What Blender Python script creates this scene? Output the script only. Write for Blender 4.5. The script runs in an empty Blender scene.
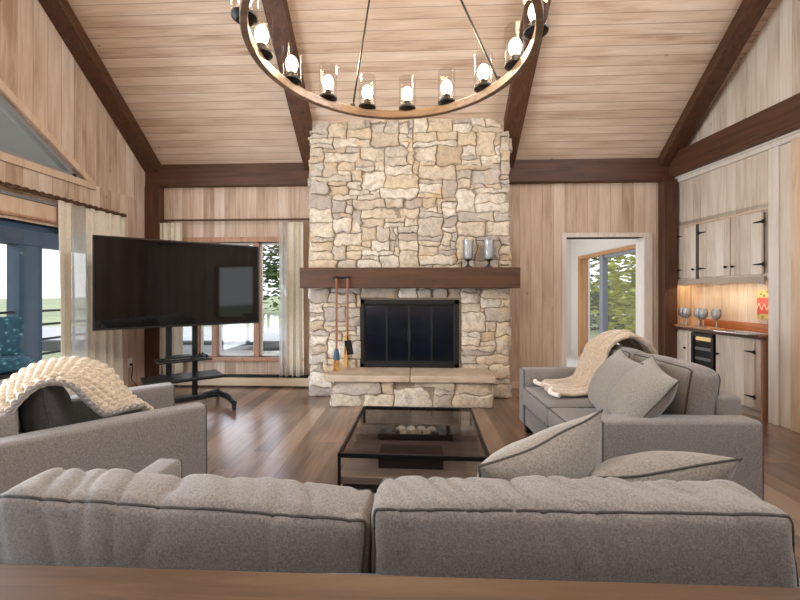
import bpy, bmesh, math, random
from mathutils import Vector, Matrix, noise

R = math.radians
C = bpy.context.scene.collection
SC = bpy.context.scene
random.seed(7)

# ------------------------------------------------------------------ camera, sky, lights, exposure
cam_d = bpy.data.cameras.new('camera')
cam = bpy.data.objects.new('camera', cam_d); C.objects.link(cam)
cam.location = (0, 0, 1.3)
cam.rotation_euler = (R(90), 0, R(2.3))
cam_d.sensor_width = 36; cam_d.lens = 385 / 800 * 36; cam_d.shift_y = -0.01
cam_d.clip_start = 0.02; cam_d.clip_end = 400
SC.camera = cam
SC.view_settings.view_transform = 'Standard'
SC.view_settings.look = 'None'
SC.view_settings.gamma = 1
SC.view_settings.use_curve_mapping = False
SC.view_settings.exposure = 0.02

W = bpy.data.worlds.new('sky'); SC.world = W; W.use_nodes = True
wn = W.node_tree
bg = wn.nodes['Background']; bg.inputs['Strength'].default_value = 2.0
tc = wn.nodes.new('ShaderNodeTexCoord'); sx = wn.nodes.new('ShaderNodeSeparateXYZ'); rp = wn.nodes.new('ShaderNodeValToRGB')
wn.links.new(tc.outputs['Generated'], sx.inputs[0]); wn.links.new(sx.outputs['Z'], rp.inputs[0]); wn.links.new(rp.outputs[0], bg.inputs['Color'])
rp.color_ramp.elements[0].position = 0.0; rp.color_ramp.elements[0].color = (0.93, 0.95, 0.97, 1)
rp.color_ramp.elements[1].position = 0.7; rp.color_ramp.elements[1].color = (0.62, 0.76, 1.0, 1)

def area(name, loc, rot, sx_, sy_, power, col=(1, 1, 1)):
    l = bpy.data.lights.new(name, 'AREA'); l.shape = 'RECTANGLE'; l.size = sx_; l.size_y = sy_; l.energy = power; l.color = col
    o = bpy.data.objects.new(name, l); C.objects.link(o); o.location = loc; o.rotation_euler = rot
    return o
# daylight at the left glazing; rear, right and sunroom lights are added fills
area('daylight_left_doors', (-3.95, 1.35, 1.2), (R(90), 0, R(-90)), 3.4, 2.2, 300, (0.88, 0.94, 1.0))
area('daylight_left_gable', (-3.95, 1.2, 3.6), (R(72), 0, R(-90)), 3.4, 1.6, 110, (0.95, 0.98, 1.0))
area('rear_fill_light', (-1.95, -3.1, 1.7), (R(90), 0, 0), 1.3, 1.6, 6, (0.97, 0.98, 1.0))  # added fill from behind the camera, no known window there

area('right_fill_light', (4.05, 1.0, 4.0), (R(90), 0, R(90)), 2.4, 1.4, 185, (0.97, 0.98, 1.0))  # added fill high on the right, brightens the left wall
area('sunroom_fill_light', (1.45, 6.7, 1.4), (R(90), 0, R(-90)), 2.2, 1.8, 30, (0.97, 0.98, 1.0))  # added fill inside the sunroom, whose left wall has no opening

# ------------------------------------------------------------------ helpers
def tag(o, label=None, cat=None, group=None, kind=None):
    if label: o['label'] = label
    if cat: o['category'] = cat
    if group: o['group'] = group
    if kind: o['kind'] = kind
    return o

def empty(name, loc=(0, 0, 0), rz=0, label=None, cat=None, group=None, kind=None, rot=None):
    o = bpy.data.objects.new(name, None); C.objects.link(o)
    o.empty_display_size = 0.1
    o.location = loc; o.rotation_euler = rot if rot else (0, 0, rz)
    return tag(o, label, cat, group, kind)

def copy_tree(o, parent=None):
    c = o.copy(); C.objects.link(c); c.parent = parent
    for ch in list(o.children): copy_tree(ch, c)
    return c

class MB:
    def __init__(self):
        self.bm = bmesh.new(); self.uvl = None
    def quad(self, pts, uvs=None):
        vs = [self.bm.verts.new(p) for p in pts]
        f = self.bm.faces.new(vs)
        if uvs:
            if self.uvl is None: self.uvl = self.bm.loops.layers.uv.new('UVMap')
            for l, u in zip(f.loops, uvs): l[self.uvl].uv = u
        return f
    def box(self, x0, x1, y0, y1, z0, z1, M=None):
        p = [Vector((x, y, z)) for x in (x0, x1) for y in (y0, y1) for z in (z0, z1)]
        if M: p = [M @ q for q in p]
        v = [self.bm.verts.new(q) for q in p]
        for ix in ((0, 1, 3, 2), (4, 6, 7, 5), (0, 4, 5, 1), (2, 3, 7, 6), (0, 2, 6, 4), (1, 5, 7, 3)):
            self.bm.faces.new([v[i] for i in ix])
        return self
    def cbox(self, c, s, M=None):
        return self.box(c[0]-s[0]/2, c[0]+s[0]/2, c[1]-s[1]/2, c[1]+s[1]/2, c[2]-s[2]/2, c[2]+s[2]/2, M)
    def slab(self, o, u, v, n, W_, H_, T, holes=(), us=(), uvswap=False):
        """flat wall of thickness T (away from n) with rectangular holes (u0,u1,v0,v1); UV in metres"""
        o, u, v, n = Vector(o), Vector(u), Vector(v), Vector(n)
        if self.uvl is None: self.uvl = self.bm.loops.layers.uv.new('UVMap')
        U = sorted({0, W_, *[h[0] for h in holes], *[h[1] for h in holes]}); V = sorted({0, H_, *[h[2] for h in holes], *[h[3] for h in holes]})
        for i in range(len(U)-1):
            for j in range(len(V)-1):
                cu, cv = (U[i]+U[i+1])/2, (V[j]+V[j+1])/2
                if any(h[0] < cu < h[1] and h[2] < cv < h[3] for h in holes): continue
                P = [(a, b, c) for a in (U[i], U[i+1]) for b in (V[j], V[j+1]) for c in (0, -T)]
                vs = [self.bm.verts.new(o + u*a + v*b + n*c) for a, b, c in P]
                for ix in ((0, 1, 3, 2), (4, 6, 7, 5), (0, 4, 5, 1), (2, 3, 7, 6), (0, 2, 6, 4), (1, 5, 7, 3)):
                    f = self.bm.faces.new([vs[k] for k in ix])
                    for l, k in zip(f.loops, ix):
                        a, b, c = P[k]; l[self.uvl].uv = (a + c*0.3, b) if not uvswap else (b, a + c*0.3)
        return self
    def tube(self, pts, r, seg=8, closed=False, caps=True):
        pts = [Vector(p) for p in pts]; n = len(pts); rs = r if isinstance(r, (list, tuple)) else [r]*n
        rings = []; prev = None
        for i, p in enumerate(pts):
            if closed: t = pts[(i+1) % n] - pts[i-1]
            else: t = pts[min(i+1, n-1)] - pts[max(i-1, 0)]
            t = t.normalized() if t.length > 1e-9 else Vector((0, 0, 1))
            if prev is None:
                a = Vector((0, 0, 1)) if abs(t.z) < 0.9 else Vector((1, 0, 0))
                nrm = (a - t*a.dot(t)).normalized()
            else:
                nrm = prev - t*prev.dot(t); nrm = nrm.normalized() if nrm.length > 1e-6 else prev
            prev = nrm; b = t.cross(nrm)
            rings.append([self.bm.verts.new(p + (nrm*math.cos(k*2*math.pi/seg) + b*math.sin(k*2*math.pi/seg))*rs[i]) for k in range(seg)])
        m = n if closed else n-1
        for i in range(m):
            A, B = rings[i], rings[(i+1) % n]
            for k in range(seg): self.bm.faces.new((A[k], A[(k+1) % seg], B[(k+1) % seg], B[k]))
        if caps and not closed:
            self.bm.faces.new(list(reversed(rings[0]))); self.bm.faces.new(rings[-1])
        return self
    def lathe(self, prof, c=(0, 0, 0), seg=24, M=None):
        rings = []
        for r, z in prof:
            ring = []
            for k in range(seg):
                p = Vector((c[0]+r*math.cos(k*2*math.pi/seg), c[1]+r*math.sin(k*2*math.pi/seg), c[2]+z))
                ring.append(self.bm.verts.new(M @ p if M else p))
            rings.append(ring)
        for A, B in zip(rings, rings[1:]):
            for k in range(seg): self.bm.faces.new((A[k], A[(k+1) % seg], B[(k+1) % seg], B[k]))
        if prof[0][0] > 1e-5: self.bm.faces.new(list(reversed(rings[0])))
        if prof[-1][0] > 1e-5: self.bm.faces.new(rings[-1])
        return self
    def prism(self, poly, o, u, v, n, d):
        o, u, v, n = Vector(o), Vector(u), Vector(v), Vector(n)
        a = [self.bm.verts.new(o + u*x + v*y) for x, y in poly]; b = [self.bm.verts.new(o + u*x + v*y + n*d) for x, y in poly]
        self.bm.faces.new(a); self.bm.faces.new(list(reversed(b)))
        for i in range(len(a)):
            j = (i+1) % len(a); self.bm.faces.new((a[i], b[i], b[j], a[j]))
        return self
    def build(self, name, mat, parent=None, smooth=35, bevel=0, merge=0, label=None, cat=None, group=None, kind=None, normals=True):
        if merge: bmesh.ops.remove_doubles(self.bm, verts=self.bm.verts, dist=merge)
        if normals: bmesh.ops.recalc_face_normals(self.bm, faces=self.bm.faces)
        me = bpy.data.meshes.new(name); self.bm.to_mesh(me); self.bm.free()
        if smooth:
            me.shade_smooth(); me.set_sharp_from_angle(angle=R(smooth))
        me.materials.append(mat)
        o = bpy.data.objects.new(name, me); C.objects.link(o)
        if parent: o.parent = parent
        if bevel:
            m = o.modifiers.new('bevel', 'BEVEL'); m.width = bevel; m.segments = 2; m.limit_method = 'ANGLE'; m.harden_normals = False
        return tag(o, label, cat, group, kind)

# ------------------------------------------------------------------ materials
def NT(name):
    m = bpy.data.materials.new(name); m.use_nodes = True
    nt = m.node_tree; return m, nt, nt.nodes['Principled BSDF'], nt.nodes['Material Output']
def nd(nt, typ, ins=None, **at):
    n = nt.nodes.new(typ)
    for k, v in at.items(): setattr(n, k, v)
    for k, v in (ins or {}).items():
        if isinstance(v, bpy.types.NodeSocket): nt.links.new(v, n.inputs[k])
        else: n.inputs[k].default_value = v
    return n
def mth(nt, op, a, b=0.0, c=None):
    ins = {0: a, 1: b}
    if c is not None: ins[2] = c
    return nd(nt, 'ShaderNodeMath', ins, operation=op).outputs[0]
def srgb(r, g, b):
    f = lambda c: (c/255/12.92) if c/255 <= 0.04045 else ((c/255+0.055)/1.055)**2.4
    return (f(r), f(g), f(b), 1)
def ramp(nt, fac, cols, interp='LINEAR', pos=None):
    n = nt.nodes.new('ShaderNodeValToRGB'); cr = n.color_ramp; cr.interpolation = interp
    k = len(cols)
    while len(cr.elements) < k: cr.elements.new(0.5)
    for i, c in enumerate(cols):
        cr.elements[i].position = pos[i] if pos else (i/(k-1) if interp == 'LINEAR' else i/k)
        cr.elements[i].color = c
    nt.links.new(fac, n.inputs[0]); return n.outputs[0]
def mix(nt, fac, a, b, mode='MIX'):
    n = nd(nt, 'ShaderNodeMix', None, data_type='RGBA', blend_type=mode)
    for i, v in ((0, fac), (6, a), (7, b)):
        if isinstance(v, bpy.types.NodeSocket): nt.links.new(v, n.inputs[i])
        else: n.inputs[i].default_value = v
    return n.outputs[2]
def bump(nt, h, strength, dist, bsdf):
    b = nd(nt, 'ShaderNodeBump', {'Height': h, 'Strength': strength, 'Distance': dist}); nt.links.new(b.outputs[0], bsdf.inputs['Normal'])

def plain(name, col, rough=0.5, metal=0.0, var=0.0, nscale=30):
    m, nt, b, out = NT(name)
    b.inputs['Roughness'].default_value = rough; b.inputs['Metallic'].default_value = metal
    t = nd(nt, 'ShaderNodeTexCoord'); nz = nd(nt, 'ShaderNodeTexNoise', {'Vector': t.outputs['Object'], 'Scale': nscale, 'Detail': 3})
    d = tuple(c*(1-var) for c in col[:3]) + (1,); l = tuple(min(1, c*(1+var)) for c in col[:3]) + (1,)
    nt.links.new(ramp(nt, nz.outputs['Fac'], [d, l], pos=[0.3, 0.7]), b.inputs['Base Color'])
    return m

def boards(name, cols, width=0.15, rough=0.55, groove=0.012, grain=1.0, gcol=(0.12, 0.075, 0.045, 1), endlen=0, seed=0.0, gdark=0.7, randw=0.26):
    """planks: UV.x across, UV.y along, in metres"""
    m, nt, b, out = NT(name)
    uv = nd(nt, 'ShaderNodeUVMap'); sp = nd(nt, 'ShaderNodeSeparateXYZ', {0: uv.outputs[0]})
    X = mth(nt, 'DIVIDE', sp.outputs[0], width); idx = mth(nt, 'FLOOR', X); fr = mth(nt, 'FRACT', X)
    r0 = nd(nt, 'ShaderNodeTexWhiteNoise', {'W': mth(nt, 'ADD', idx, seed)}, noise_dimensions='1D').outputs['Value']
    Y = sp.outputs[1]; rnd = r0
    em = None
    if endlen:
        yy = mth(nt, 'ADD', mth(nt, 'DIVIDE', Y, endlen), mth(nt, 'MULTIPLY', r0, 7.3)); yi = mth(nt, 'FLOOR', yy); yf = mth(nt, 'FRACT', yy)
        cv = nd(nt, 'ShaderNodeCombineXYZ', {0: idx, 1: yi, 2: seed})
        rnd = nd(nt, 'ShaderNodeTexWhiteNoise', {'Vector': cv.outputs[0]}, noise_dimensions='3D').outputs['Value']
        em = mth(nt, 'LESS_THAN', yf, 0.004/endlen)
    cvec = nd(nt, 'ShaderNodeCombineXYZ', {0: mth(nt, 'MULTIPLY', sp.outputs[0], 28*grain), 1: mth(nt, 'ADD', mth(nt, 'MULTIPLY', Y, 1.6), mth(nt, 'MULTIPLY', rnd, 37.0)), 2: mth(nt, 'MULTIPLY', rnd, 19.0)})
    g1 = nd(nt, 'ShaderNodeTexNoise', {'Vector': cvec.outputs[0], 'Scale': 1.0, 'Detail': 4, 'Roughness': 0.65, 'Distortion': 0.6}).outputs['Fac']
    cv2 = nd(nt, 'ShaderNodeCombineXYZ', {0: mth(nt, 'MULTIPLY', sp.outputs[0], 3.5), 1: mth(nt, 'ADD', mth(nt, 'MULTIPLY', Y, 0.9), mth(nt, 'MULTIPLY', rnd, 11.0)), 2: 0.0})
    g2 = nd(nt, 'ShaderNodeTexNoise', {'Vector': cv2.outputs[0], 'Scale': 1.3, 'Detail': 2}).outputs['Fac']
    f = mth(nt, 'ADD', mth(nt, 'ADD', mth(nt, 'MULTIPLY', g1, 0.55), mth(nt, 'MULTIPLY', g2, 0.45)), mth(nt, 'MULTIPLY', mth(nt, 'SUBTRACT', rnd, 0.5), randw))
    col = ramp(nt, f, cols, pos=[0.29 + 0.42*i/(len(cols)-1) for i in range(len(cols))])
    # knots
    kv = nd(nt, 'ShaderNodeCombineXYZ', {0: mth(nt, 'MULTIPLY', sp.outputs[0], 3.2), 1: mth(nt, 'MULTIPLY', Y, 1.9), 2: 0.0})
    vd = nd(nt, 'ShaderNodeTexVoronoi', {'Vector': kv.outputs[0], 'Scale': 1.0}).outputs['Distance']
    km = mth(nt, 'MULTIPLY', mth(nt, 'LESS_THAN', vd, 0.045), 0.45)
    col = mix(nt, km, col, tuple(c*0.45 for c in cols[0][:3]) + (1,))
    gm = mth(nt, 'LESS_THAN', fr, groove/width*0.55)
    if em is not None: gm = mth(nt, 'MAXIMUM', gm, em)
    col = mix(nt, mth(nt, 'MULTIPLY', gm, gdark), col, gcol)
    nt.links.new(col, b.inputs['Base Color'])
    b.inputs['Roughness'].default_value = rough
    if endlen: b.inputs['Coat Weight'].default_value = 0.9; b.inputs['Coat Roughness'].default_value = 0.2; b.inputs['Coat IOR'].default_value = 1.6
    h = mth(nt, 'SUBTRACT', mth(nt, 'MULTIPLY', g1, 0.12), gm)
    bump(nt, h, 0.5, 0.004, b)
    return m

def wood(name, cols, scale=1.0, rough=0.5, axis=0):
    """solid timber, grain along the object's own axis"""
    m, nt, b, out = NT(name)
    t = nd(nt, 'ShaderNodeTexCoord'); s = [14*scale]*3; s[axis] = 0.9*scale
    mp = nd(nt, 'ShaderNodeMapping', {'Vector': t.outputs['Object'], 'Scale': s})
    g = nd(nt, 'ShaderNodeTexNoise', {'Vector': mp.outputs[0], 'Scale': 1.6, 'Detail': 5, 'Roughness': 0.65, 'Distortion': 0.8}).outputs['Fac']
    nt.links.new(ramp(nt, g, cols, pos=[0.25 + 0.5*i/(len(cols)-1) for i in range(len(cols))]), b.inputs['Base Color'])
    b.inputs['Roughness'].default_value = rough
    bump(nt, g, 0.25, 0.003, b)
    return m

def fabric(name, c1, c2, scale=260, bumpd=0.0012, sheen=0.3):
    m, nt, b, out = NT(name)
    t = nd(nt, 'ShaderNodeTexCoord')
    w1 = nd(nt, 'ShaderNodeTexNoise', {'Vector': nd(nt, 'ShaderNodeMapping', {'Vector': t.outputs['Object'], 'Scale': (scale, scale*0.35, scale*0.35)}).outputs[0], 'Scale': 1.0, 'Detail': 2}).outputs['Fac']
    w2 = nd(nt, 'ShaderNodeTexNoise', {'Vector': nd(nt, 'ShaderNodeMapping', {'Vector': t.outputs['Object'], 'Scale': (scale*0.35, scale*0.35, scale)}).outputs[0], 'Scale': 1.0, 'Detail': 2}).outputs['Fac']
    f = mth(nt, 'MULTIPLY', mth(nt, 'ADD', w1, w2), 0.5)
    nt.links.new(ramp(nt, f, [c1, c2], pos=[0.36, 0.64]), b.inputs['Base Color'])
    b.inputs['Roughness'].default_value = 0.95
    b.inputs['Sheen Weight'].default_value = sheen; b.inputs['Sheen Roughness'].default_value = 0.5
    b.inputs['Specular IOR Level'].default_value = 0.15
    bump(nt, f, 0.5, bumpd, b)
    return m

def thin_glass(name, tint=(1, 1, 1, 1), refl=1.0):
    m, nt, b, out = NT(name); nt.nodes.remove(b)
    tr = nd(nt, 'ShaderNodeBsdfTransparent', {'Color': tint}); gl = nd(nt, 'ShaderNodeBsdfGlossy', {'Color': (1, 1, 1, 1), 'Roughness': 0.01})
    fc = nd(nt, 'ShaderNodeLayerWeight', {'Blend': 0.5}).outputs['Facing']
    fr = mth(nt, 'MULTIPLY_ADD', mth(nt, 'POWER', fc, 5.0), 0.9, 0.035)
    mx = nd(nt, 'ShaderNodeMixShader', {0: mth(nt, 'MULTIPLY', fr, refl), 1: tr.outputs[0], 2: gl.outputs[0]})
    nt.links.new(mx.outputs[0], out.inputs['Surface']); return m

def curtain_mat(name, col, transl=0.45, transp=0.1):
    m, nt, b, out = NT(name); nt.nodes.remove(b)
    t = nd(nt, 'ShaderNodeTexCoord')
    nz = nd(nt, 'ShaderNodeTexNoise', {'Vector': nd(nt, 'ShaderNodeMapping', {'Vector': t.outputs['Object'], 'Scale': (120, 120, 30)}).outputs[0], 'Scale': 1.0, 'Detail': 2}).outputs['Fac']
    c = ramp(nt, nz, [tuple(x*0.86 for x in col[:3])+(1,), col], pos=[0.3, 0.7])
    d = nd(nt, 'ShaderNodeBsdfDiffuse', {'Color': c}); tl = nd(nt, 'ShaderNodeBsdfTranslucent', {'Color': c}); tr = nd(nt, 'ShaderNodeBsdfTransparent')
    a = nd(nt, 'ShaderNodeMixShader', {0: transl, 1: d.outputs[0], 2: tl.outputs[0]}); a2 = nd(nt, 'ShaderNodeMixShader', {0: transp, 1: a.outputs[0], 2: tr.outputs[0]})
    nt.links.new(a2.outputs[0], out.inputs['Surface']); return m

def emit(name, col, s):
    m, nt, b, out = NT(name); nt.nodes.remove(b)
    e = nd(nt, 'ShaderNodeEmission', {'Color': col, 'Strength': s}); nt.links.new(e.outputs[0], out.inputs['Surface']); return m

M = {}
pick = [srgb(166, 138, 116), srgb(194, 170, 150), srgb(208, 188, 170), srgb(218, 202, 188)]
M['ceil'] = boards('pickled_ceiling_boards', pick, width=0.098, rough=0.6, groove=0.010, seed=3.0, randw=0.14, gdark=0.6)
M['wall'] = boards('pickled_wall_boards', [srgb(166, 140, 118), srgb(194, 170, 150), srgb(209, 189, 172), srgb(220, 205, 192)], width=0.15, rough=0.6, groove=0.009, seed=11.0, gdark=0.55)
M['nook'] = boards('whitewashed_boards', [srgb(170, 154, 138), srgb(196, 183, 169), srgb(210, 200, 188), srgb(220, 213, 204)], width=0.115, rough=0.6, groove=0.006, seed=23.0, gdark=0.35)
M['floor'] = boards('plank_floor', [srgb(80, 57, 44), srgb(110, 83, 66), srgb(134, 106, 87), srgb(156, 131, 112)], width=0.16, rough=0.3, groove=0.005, endlen=1.3, seed=31.0, randw=0.36, gdark=0.6)
M['beam'] = wood('dark_stained_timber', [srgb(50, 30, 18), srgb(78, 48, 30), srgb(96, 63, 42)], 1.0, 0.55, 0)
M['beamz'] = wood('dark_stained_post_timber', [srgb(50, 30, 18), srgb(78, 48, 30), srgb(96, 63, 42)], 1.0, 0.55, 2)
M['beamy'] = wood('dark_stained_rafter_timber', [srgb(50, 30, 18), srgb(78, 48, 30), srgb(96, 63, 42)], 1.0, 0.55, 1)
M['trimwood'] = wood('pickled_trim', [srgb(190, 160, 132), srgb(208, 184, 160), srgb(220, 202, 182)], 1.0, 0.5, 2)
M['trimpale'] = wood('pale_trim', [srgb(200, 190, 180), srgb(216, 209, 202), srgb(226, 221, 216)], 1.0, 0.5, 2)
M['framewood'] = wood('reddish_window_wood', [srgb(150, 108, 84), srgb(178, 136, 110), srgb(192, 154, 128)], 1.0, 0.45, 2)
M['orangewood'] = wood('oiled_window_wood', [srgb(150, 104, 62), srgb(178, 130, 84), srgb(194, 148, 104)], 1.0, 0.45, 2)
M['counter'] = wood('warm_worktop_wood', [srgb(132, 82, 50), srgb(166, 108, 70), srgb(184, 128, 90)], 1.2, 0.25, 0)
M['console'] = wood('walnut_console_wood', [srgb(64, 46, 34), srgb(88, 66, 50), srgb(106, 82, 64)], 1.0, 0.45, 0)
M['shelfwood'] = wood('grey_brown_shelf', [srgb(88, 74, 66), srgb(112, 96, 86), srgb(128, 112, 102)], 1.0, 0.4, 0)
M['sofa'] = fabric('grey_upholstery', srgb(106, 104, 103), srgb(146, 142, 139), 420, 0.001)
M['pillow'] = fabric('grey_linen_pillow', srgb(116, 113, 108), srgb(156, 151, 144), 380)
M['darkpillow'] = fabric('charcoal_fabric', srgb(52, 50, 52), srgb(78, 76, 78))
M['piping'] = fabric('grey_piping', srgb(62, 60, 58), srgb(82, 79, 76))
M['knit'] = fabric('cream_knit_wool', srgb(186, 172, 152), srgb(224, 214, 198), 190, 0.002, 0.5)
M['knitedge'] = fabric('grey_knit_border', srgb(122, 122, 122), srgb(158, 158, 158), 190, 0.002, 0.5)
M['throw'] = fabric('beige_plush', srgb(164, 144, 122), srgb(202, 184, 162), 120, 0.004, 0.8)
M['fleece'] = fabric('cream_fleece', srgb(222, 214, 202), srgb(242, 236, 228), 120, 0.004, 0.8)
M['black'] = plain('black_metal', srgb(22, 22, 24), 0.4, 0.3, 0.1)
M['tvscreen'] = plain('tv_screen', srgb(7, 8, 9), 0.04, 0.0, 0.05); M['tvscreen'].node_tree.nodes['Principled BSDF'].inputs['Specular IOR Level'].default_value = 0.5
M['tvbody'] = plain('tv_bezel', srgb(14, 14, 15), 0.35, 0.0, 0.05)
M['firebox'] = plain('firebox_black', srgb(12, 13, 15), 0.5, 0.0, 0.15)
M['fireglass'] = plain('smoked_fire_glass', srgb(14, 20, 30), 0.12, 0.0, 0.2, 4)
M['glass'] = thin_glass('window_glass')
M['tableglass'] = thin_glass('grey_tinted_table_glass', (0.70, 0.71, 0.72, 1), 0.9)
M['lampglass'] = thin_glass('lamp_glass', (0.92, 0.91, 0.89, 1), 0.3)
M['iron'] = plain('black_iron', srgb(30, 28, 27), 0.5, 0.5, 0.2)
M['bronze'] = wood('bronzed_ring', [srgb(78, 60, 46), srgb(112, 88, 66), srgb(140, 114, 90)], 2.0, 0.35, 0)
M['pewter'] = plain('dark_pewter', srgb(70, 66, 62), 0.35, 0.8, 0.2)
M['steel'] = plain('brushed_steel', srgb(190, 192, 194), 0.25, 0.9, 0.06)
M['white'] = plain('white_paint', srgb(226, 224, 220), 0.5, 0, 0.03)
M['sunwall'] = plain('sunroom_plaster', srgb(214, 210, 204), 0.7, 0, 0.03)
M['heater'] = plain('beige_heater_enamel', srgb(206, 186, 164), 0.45, 0, 0.03)
M['mortar'] = plain('mortar', srgb(150, 136, 118), 0.9, 0, 0.25, 40)
M['curtain'] = curtain_mat('ecru_curtain', srgb(252, 246, 232), 0.25, 0.04)
M['sheer'] = curtain_mat('white_sheer', srgb(250, 249, 246), 0.6, 0.5)
M['bulb'] = emit('bulb_glow', (1.0, 0.82, 0.60, 1), 26)
M['filament'] = emit('filament', (1.0, 0.6, 0.25, 1), 60)
M['bluepaint'] = plain('blue_stained_timber', srgb(56, 84, 112), 0.6, 0, 0.12, 8)
M['copperwood'] = wood('copper_brown_handle', [srgb(128, 76, 50), srgb(164, 104, 74)], 3.0, 0.4, 2)
M['straw'] = plain('straw', srgb(196, 150, 84), 0.8, 0, 0.3, 200)
M['rope'] = plain('twisted_brown_rod', srgb(84, 56, 38), 0.5, 0.2, 0.3, 60)
M['leaf'] = plain('green_leaves', srgb(176, 174, 66), 0.6, 0, 0.45, 1.5)
M['leafdark'] = plain('dark_green_leaves', srgb(88, 104, 54), 0.6, 0, 0.4, 1.5)
M['bark'] = plain('bark', srgb(92, 78, 64), 0.9, 0, 0.3, 12)
M['grass'] = plain('lawn_grass', srgb(176, 176, 126), 0.95, 0, 0.25, 0.35)
M['drive'] = plain('pale_gravel', srgb(214, 204, 190), 0.95, 0, 0.08, 3)
M['deck'] = plain('porch_deck', srgb(150, 142, 132), 0.8, 0, 0.12, 5)
M['teal'] = None
def teal():
    m, nt, b, out = NT('teal_print_fabric')
    t = nd(nt, 'ShaderNodeTexCoord'); v = nd(nt, 'ShaderNodeTexVoronoi', {'Vector': t.outputs['Object'], 'Scale': 16.0}).outputs['Distance']
    nt.links.new(ramp(nt, v, [srgb(150, 196, 200), srgb(34, 110, 132), srgb(24, 86, 110)], pos=[0.1, 0.3, 0.6]), b.inputs['Base Color']); b.inputs['Roughness'].default_value = 0.9
    return m
M['teal'] = teal()
def stone():
    m, nt, b, out = NT('ledge_stone')
    t = nd(nt, 'ShaderNodeTexCoord'); g = nd(nt, 'ShaderNodeNewGeometry')
    cols = [srgb(214, 200, 178), srgb(202, 188, 168), srgb(222, 212, 194), srgb(190, 178, 164), srgb(214, 196, 168), srgb(198, 190, 180), srgb(226, 218, 204), srgb(184, 174, 164), srgb(216, 200, 176), srgb(206, 196, 180), srgb(200, 180, 152), srgb(220, 208, 188)]
    base = ramp(nt, g.outputs['Random Per Island'], cols, 'CONSTANT')
    n1 = nd(nt, 'ShaderNodeTexNoise', {'Vector': t.outputs['Object'], 'Scale': 9.0, 'Detail': 6, 'Roughness': 0.7}).outputs['Fac']
    n2 = nd(nt, 'ShaderNodeTexNoise', {'Vector': t.outputs['Object'], 'Scale': 30.0, 'Detail': 5, 'Roughness': 0.75}).outputs['Fac']
    c = mix(nt, mth(nt, 'MULTIPLY', ramp(nt, n1, [(0, 0, 0, 1), (1, 1, 1, 1)], pos=[0.52, 0.72]), 0.55), base, srgb(150, 134, 118))
    c = mix(nt, mth(nt, 'MULTIPLY', ramp(nt, n2, [(0, 0, 0, 1), (1, 1, 1, 1)], pos=[0.56, 0.74]), 0.6), c, srgb(128, 104, 80))
    n3 = nd(nt, 'ShaderNodeTexNoise', {'Vector': t.outputs['Object'], 'Scale': 5.0, 'Detail': 3}).outputs['Fac']
    c = mix(nt, mth(nt, 'MULTIPLY', ramp(nt, n3, [(0, 0, 0, 1), (1, 1, 1, 1)], pos=[0.58, 0.7]), 0.5), c, srgb(206, 172, 122))
    n4 = nd(nt, 'ShaderNodeTexNoise', {'Vector': t.outputs['Object'], 'Scale': 14.0, 'Detail': 7, 'Roughness': 0.8, 'Distortion': 1.0}).outputs['Fac']
    c = mix(nt, mth(nt, 'MULTIPLY', ramp(nt, n4, [(1, 1, 1, 1), (0, 0, 0, 1)], pos=[0.36, 0.54]), 0.7), c, srgb(140, 128, 118))
    nt.links.new(c, b.inputs['Base Color']); b.inputs['Roughness'].default_value = 0.85
    bump(nt, mth(nt, 'ADD', n2, mth(nt, 'MULTIPLY', n1, 0.8)), 0.8, 0.012, b)
    return m
M['stone'] = stone()

# ------------------------------------------------------------------ room shell
YB = 5.25                     # back wall face
XL = -3.72                    # left wall face
PR = Vector((3.42, 5.25, 0)); AR = R(5.2)      # right wall: a face that swings out towards the viewer
def zc(y): return 3.05 + 0.82*(5.2 - y)
RIDGE = 1.0; YR = -3.2

MB().slab((-4.2, -3.6, 0), (1, 0, 0), (0, 1, 0), (0, 0, 1), 8.9, 12.0, 0.12).build('floor', M['floor'], smooth=0, kind='structure')
# ceilings
sl = math.hypot(1, 0.82)
u_, v_ = Vector((0, -1, 0.82))/sl, Vector((1, 0, 0)); nn = Vector((0, -0.82, -1))/sl
MB().slab((-4.0, 5.45, zc(5.45)), u_, v_, nn, (5.45-RIDGE)*sl, 8.6, 0.14).build('ceiling', M['ceil'], smooth=0, kind='structure')
u2 = Vector((0, 1, 0.82))/sl; n2 = Vector((0, 0.82, -1))/sl
MB().slab((-4.0, YR-0.25, zc(RIDGE) - 0.82*(RIDGE-YR+0.25)), u2, v_, n2, (RIDGE-YR+0.25)*sl, 8.6, 0.14).build('ceiling', M['ceil'], smooth=0, kind='structure')
# back wall with window and doorway
WIN = (-3.42, -1.62, 0.40, 1.99)
DOOR = (2.02, 3.03, 0.0, 2.03)
ox = -4.0
MB().slab((ox, YB, 0), (1, 0, 0), (0, 0, 1), (0, -1, 0), 8.0, 3.2, 0.16,
          holes=[(WIN[0]-ox, WIN[1]-ox, WIN[2], WIN[3]), (DOOR[0]-ox, DOOR[1]-ox, 0, DOOR[3])]).build('wall_back', M['wall'], smooth=0, kind='structure')
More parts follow.
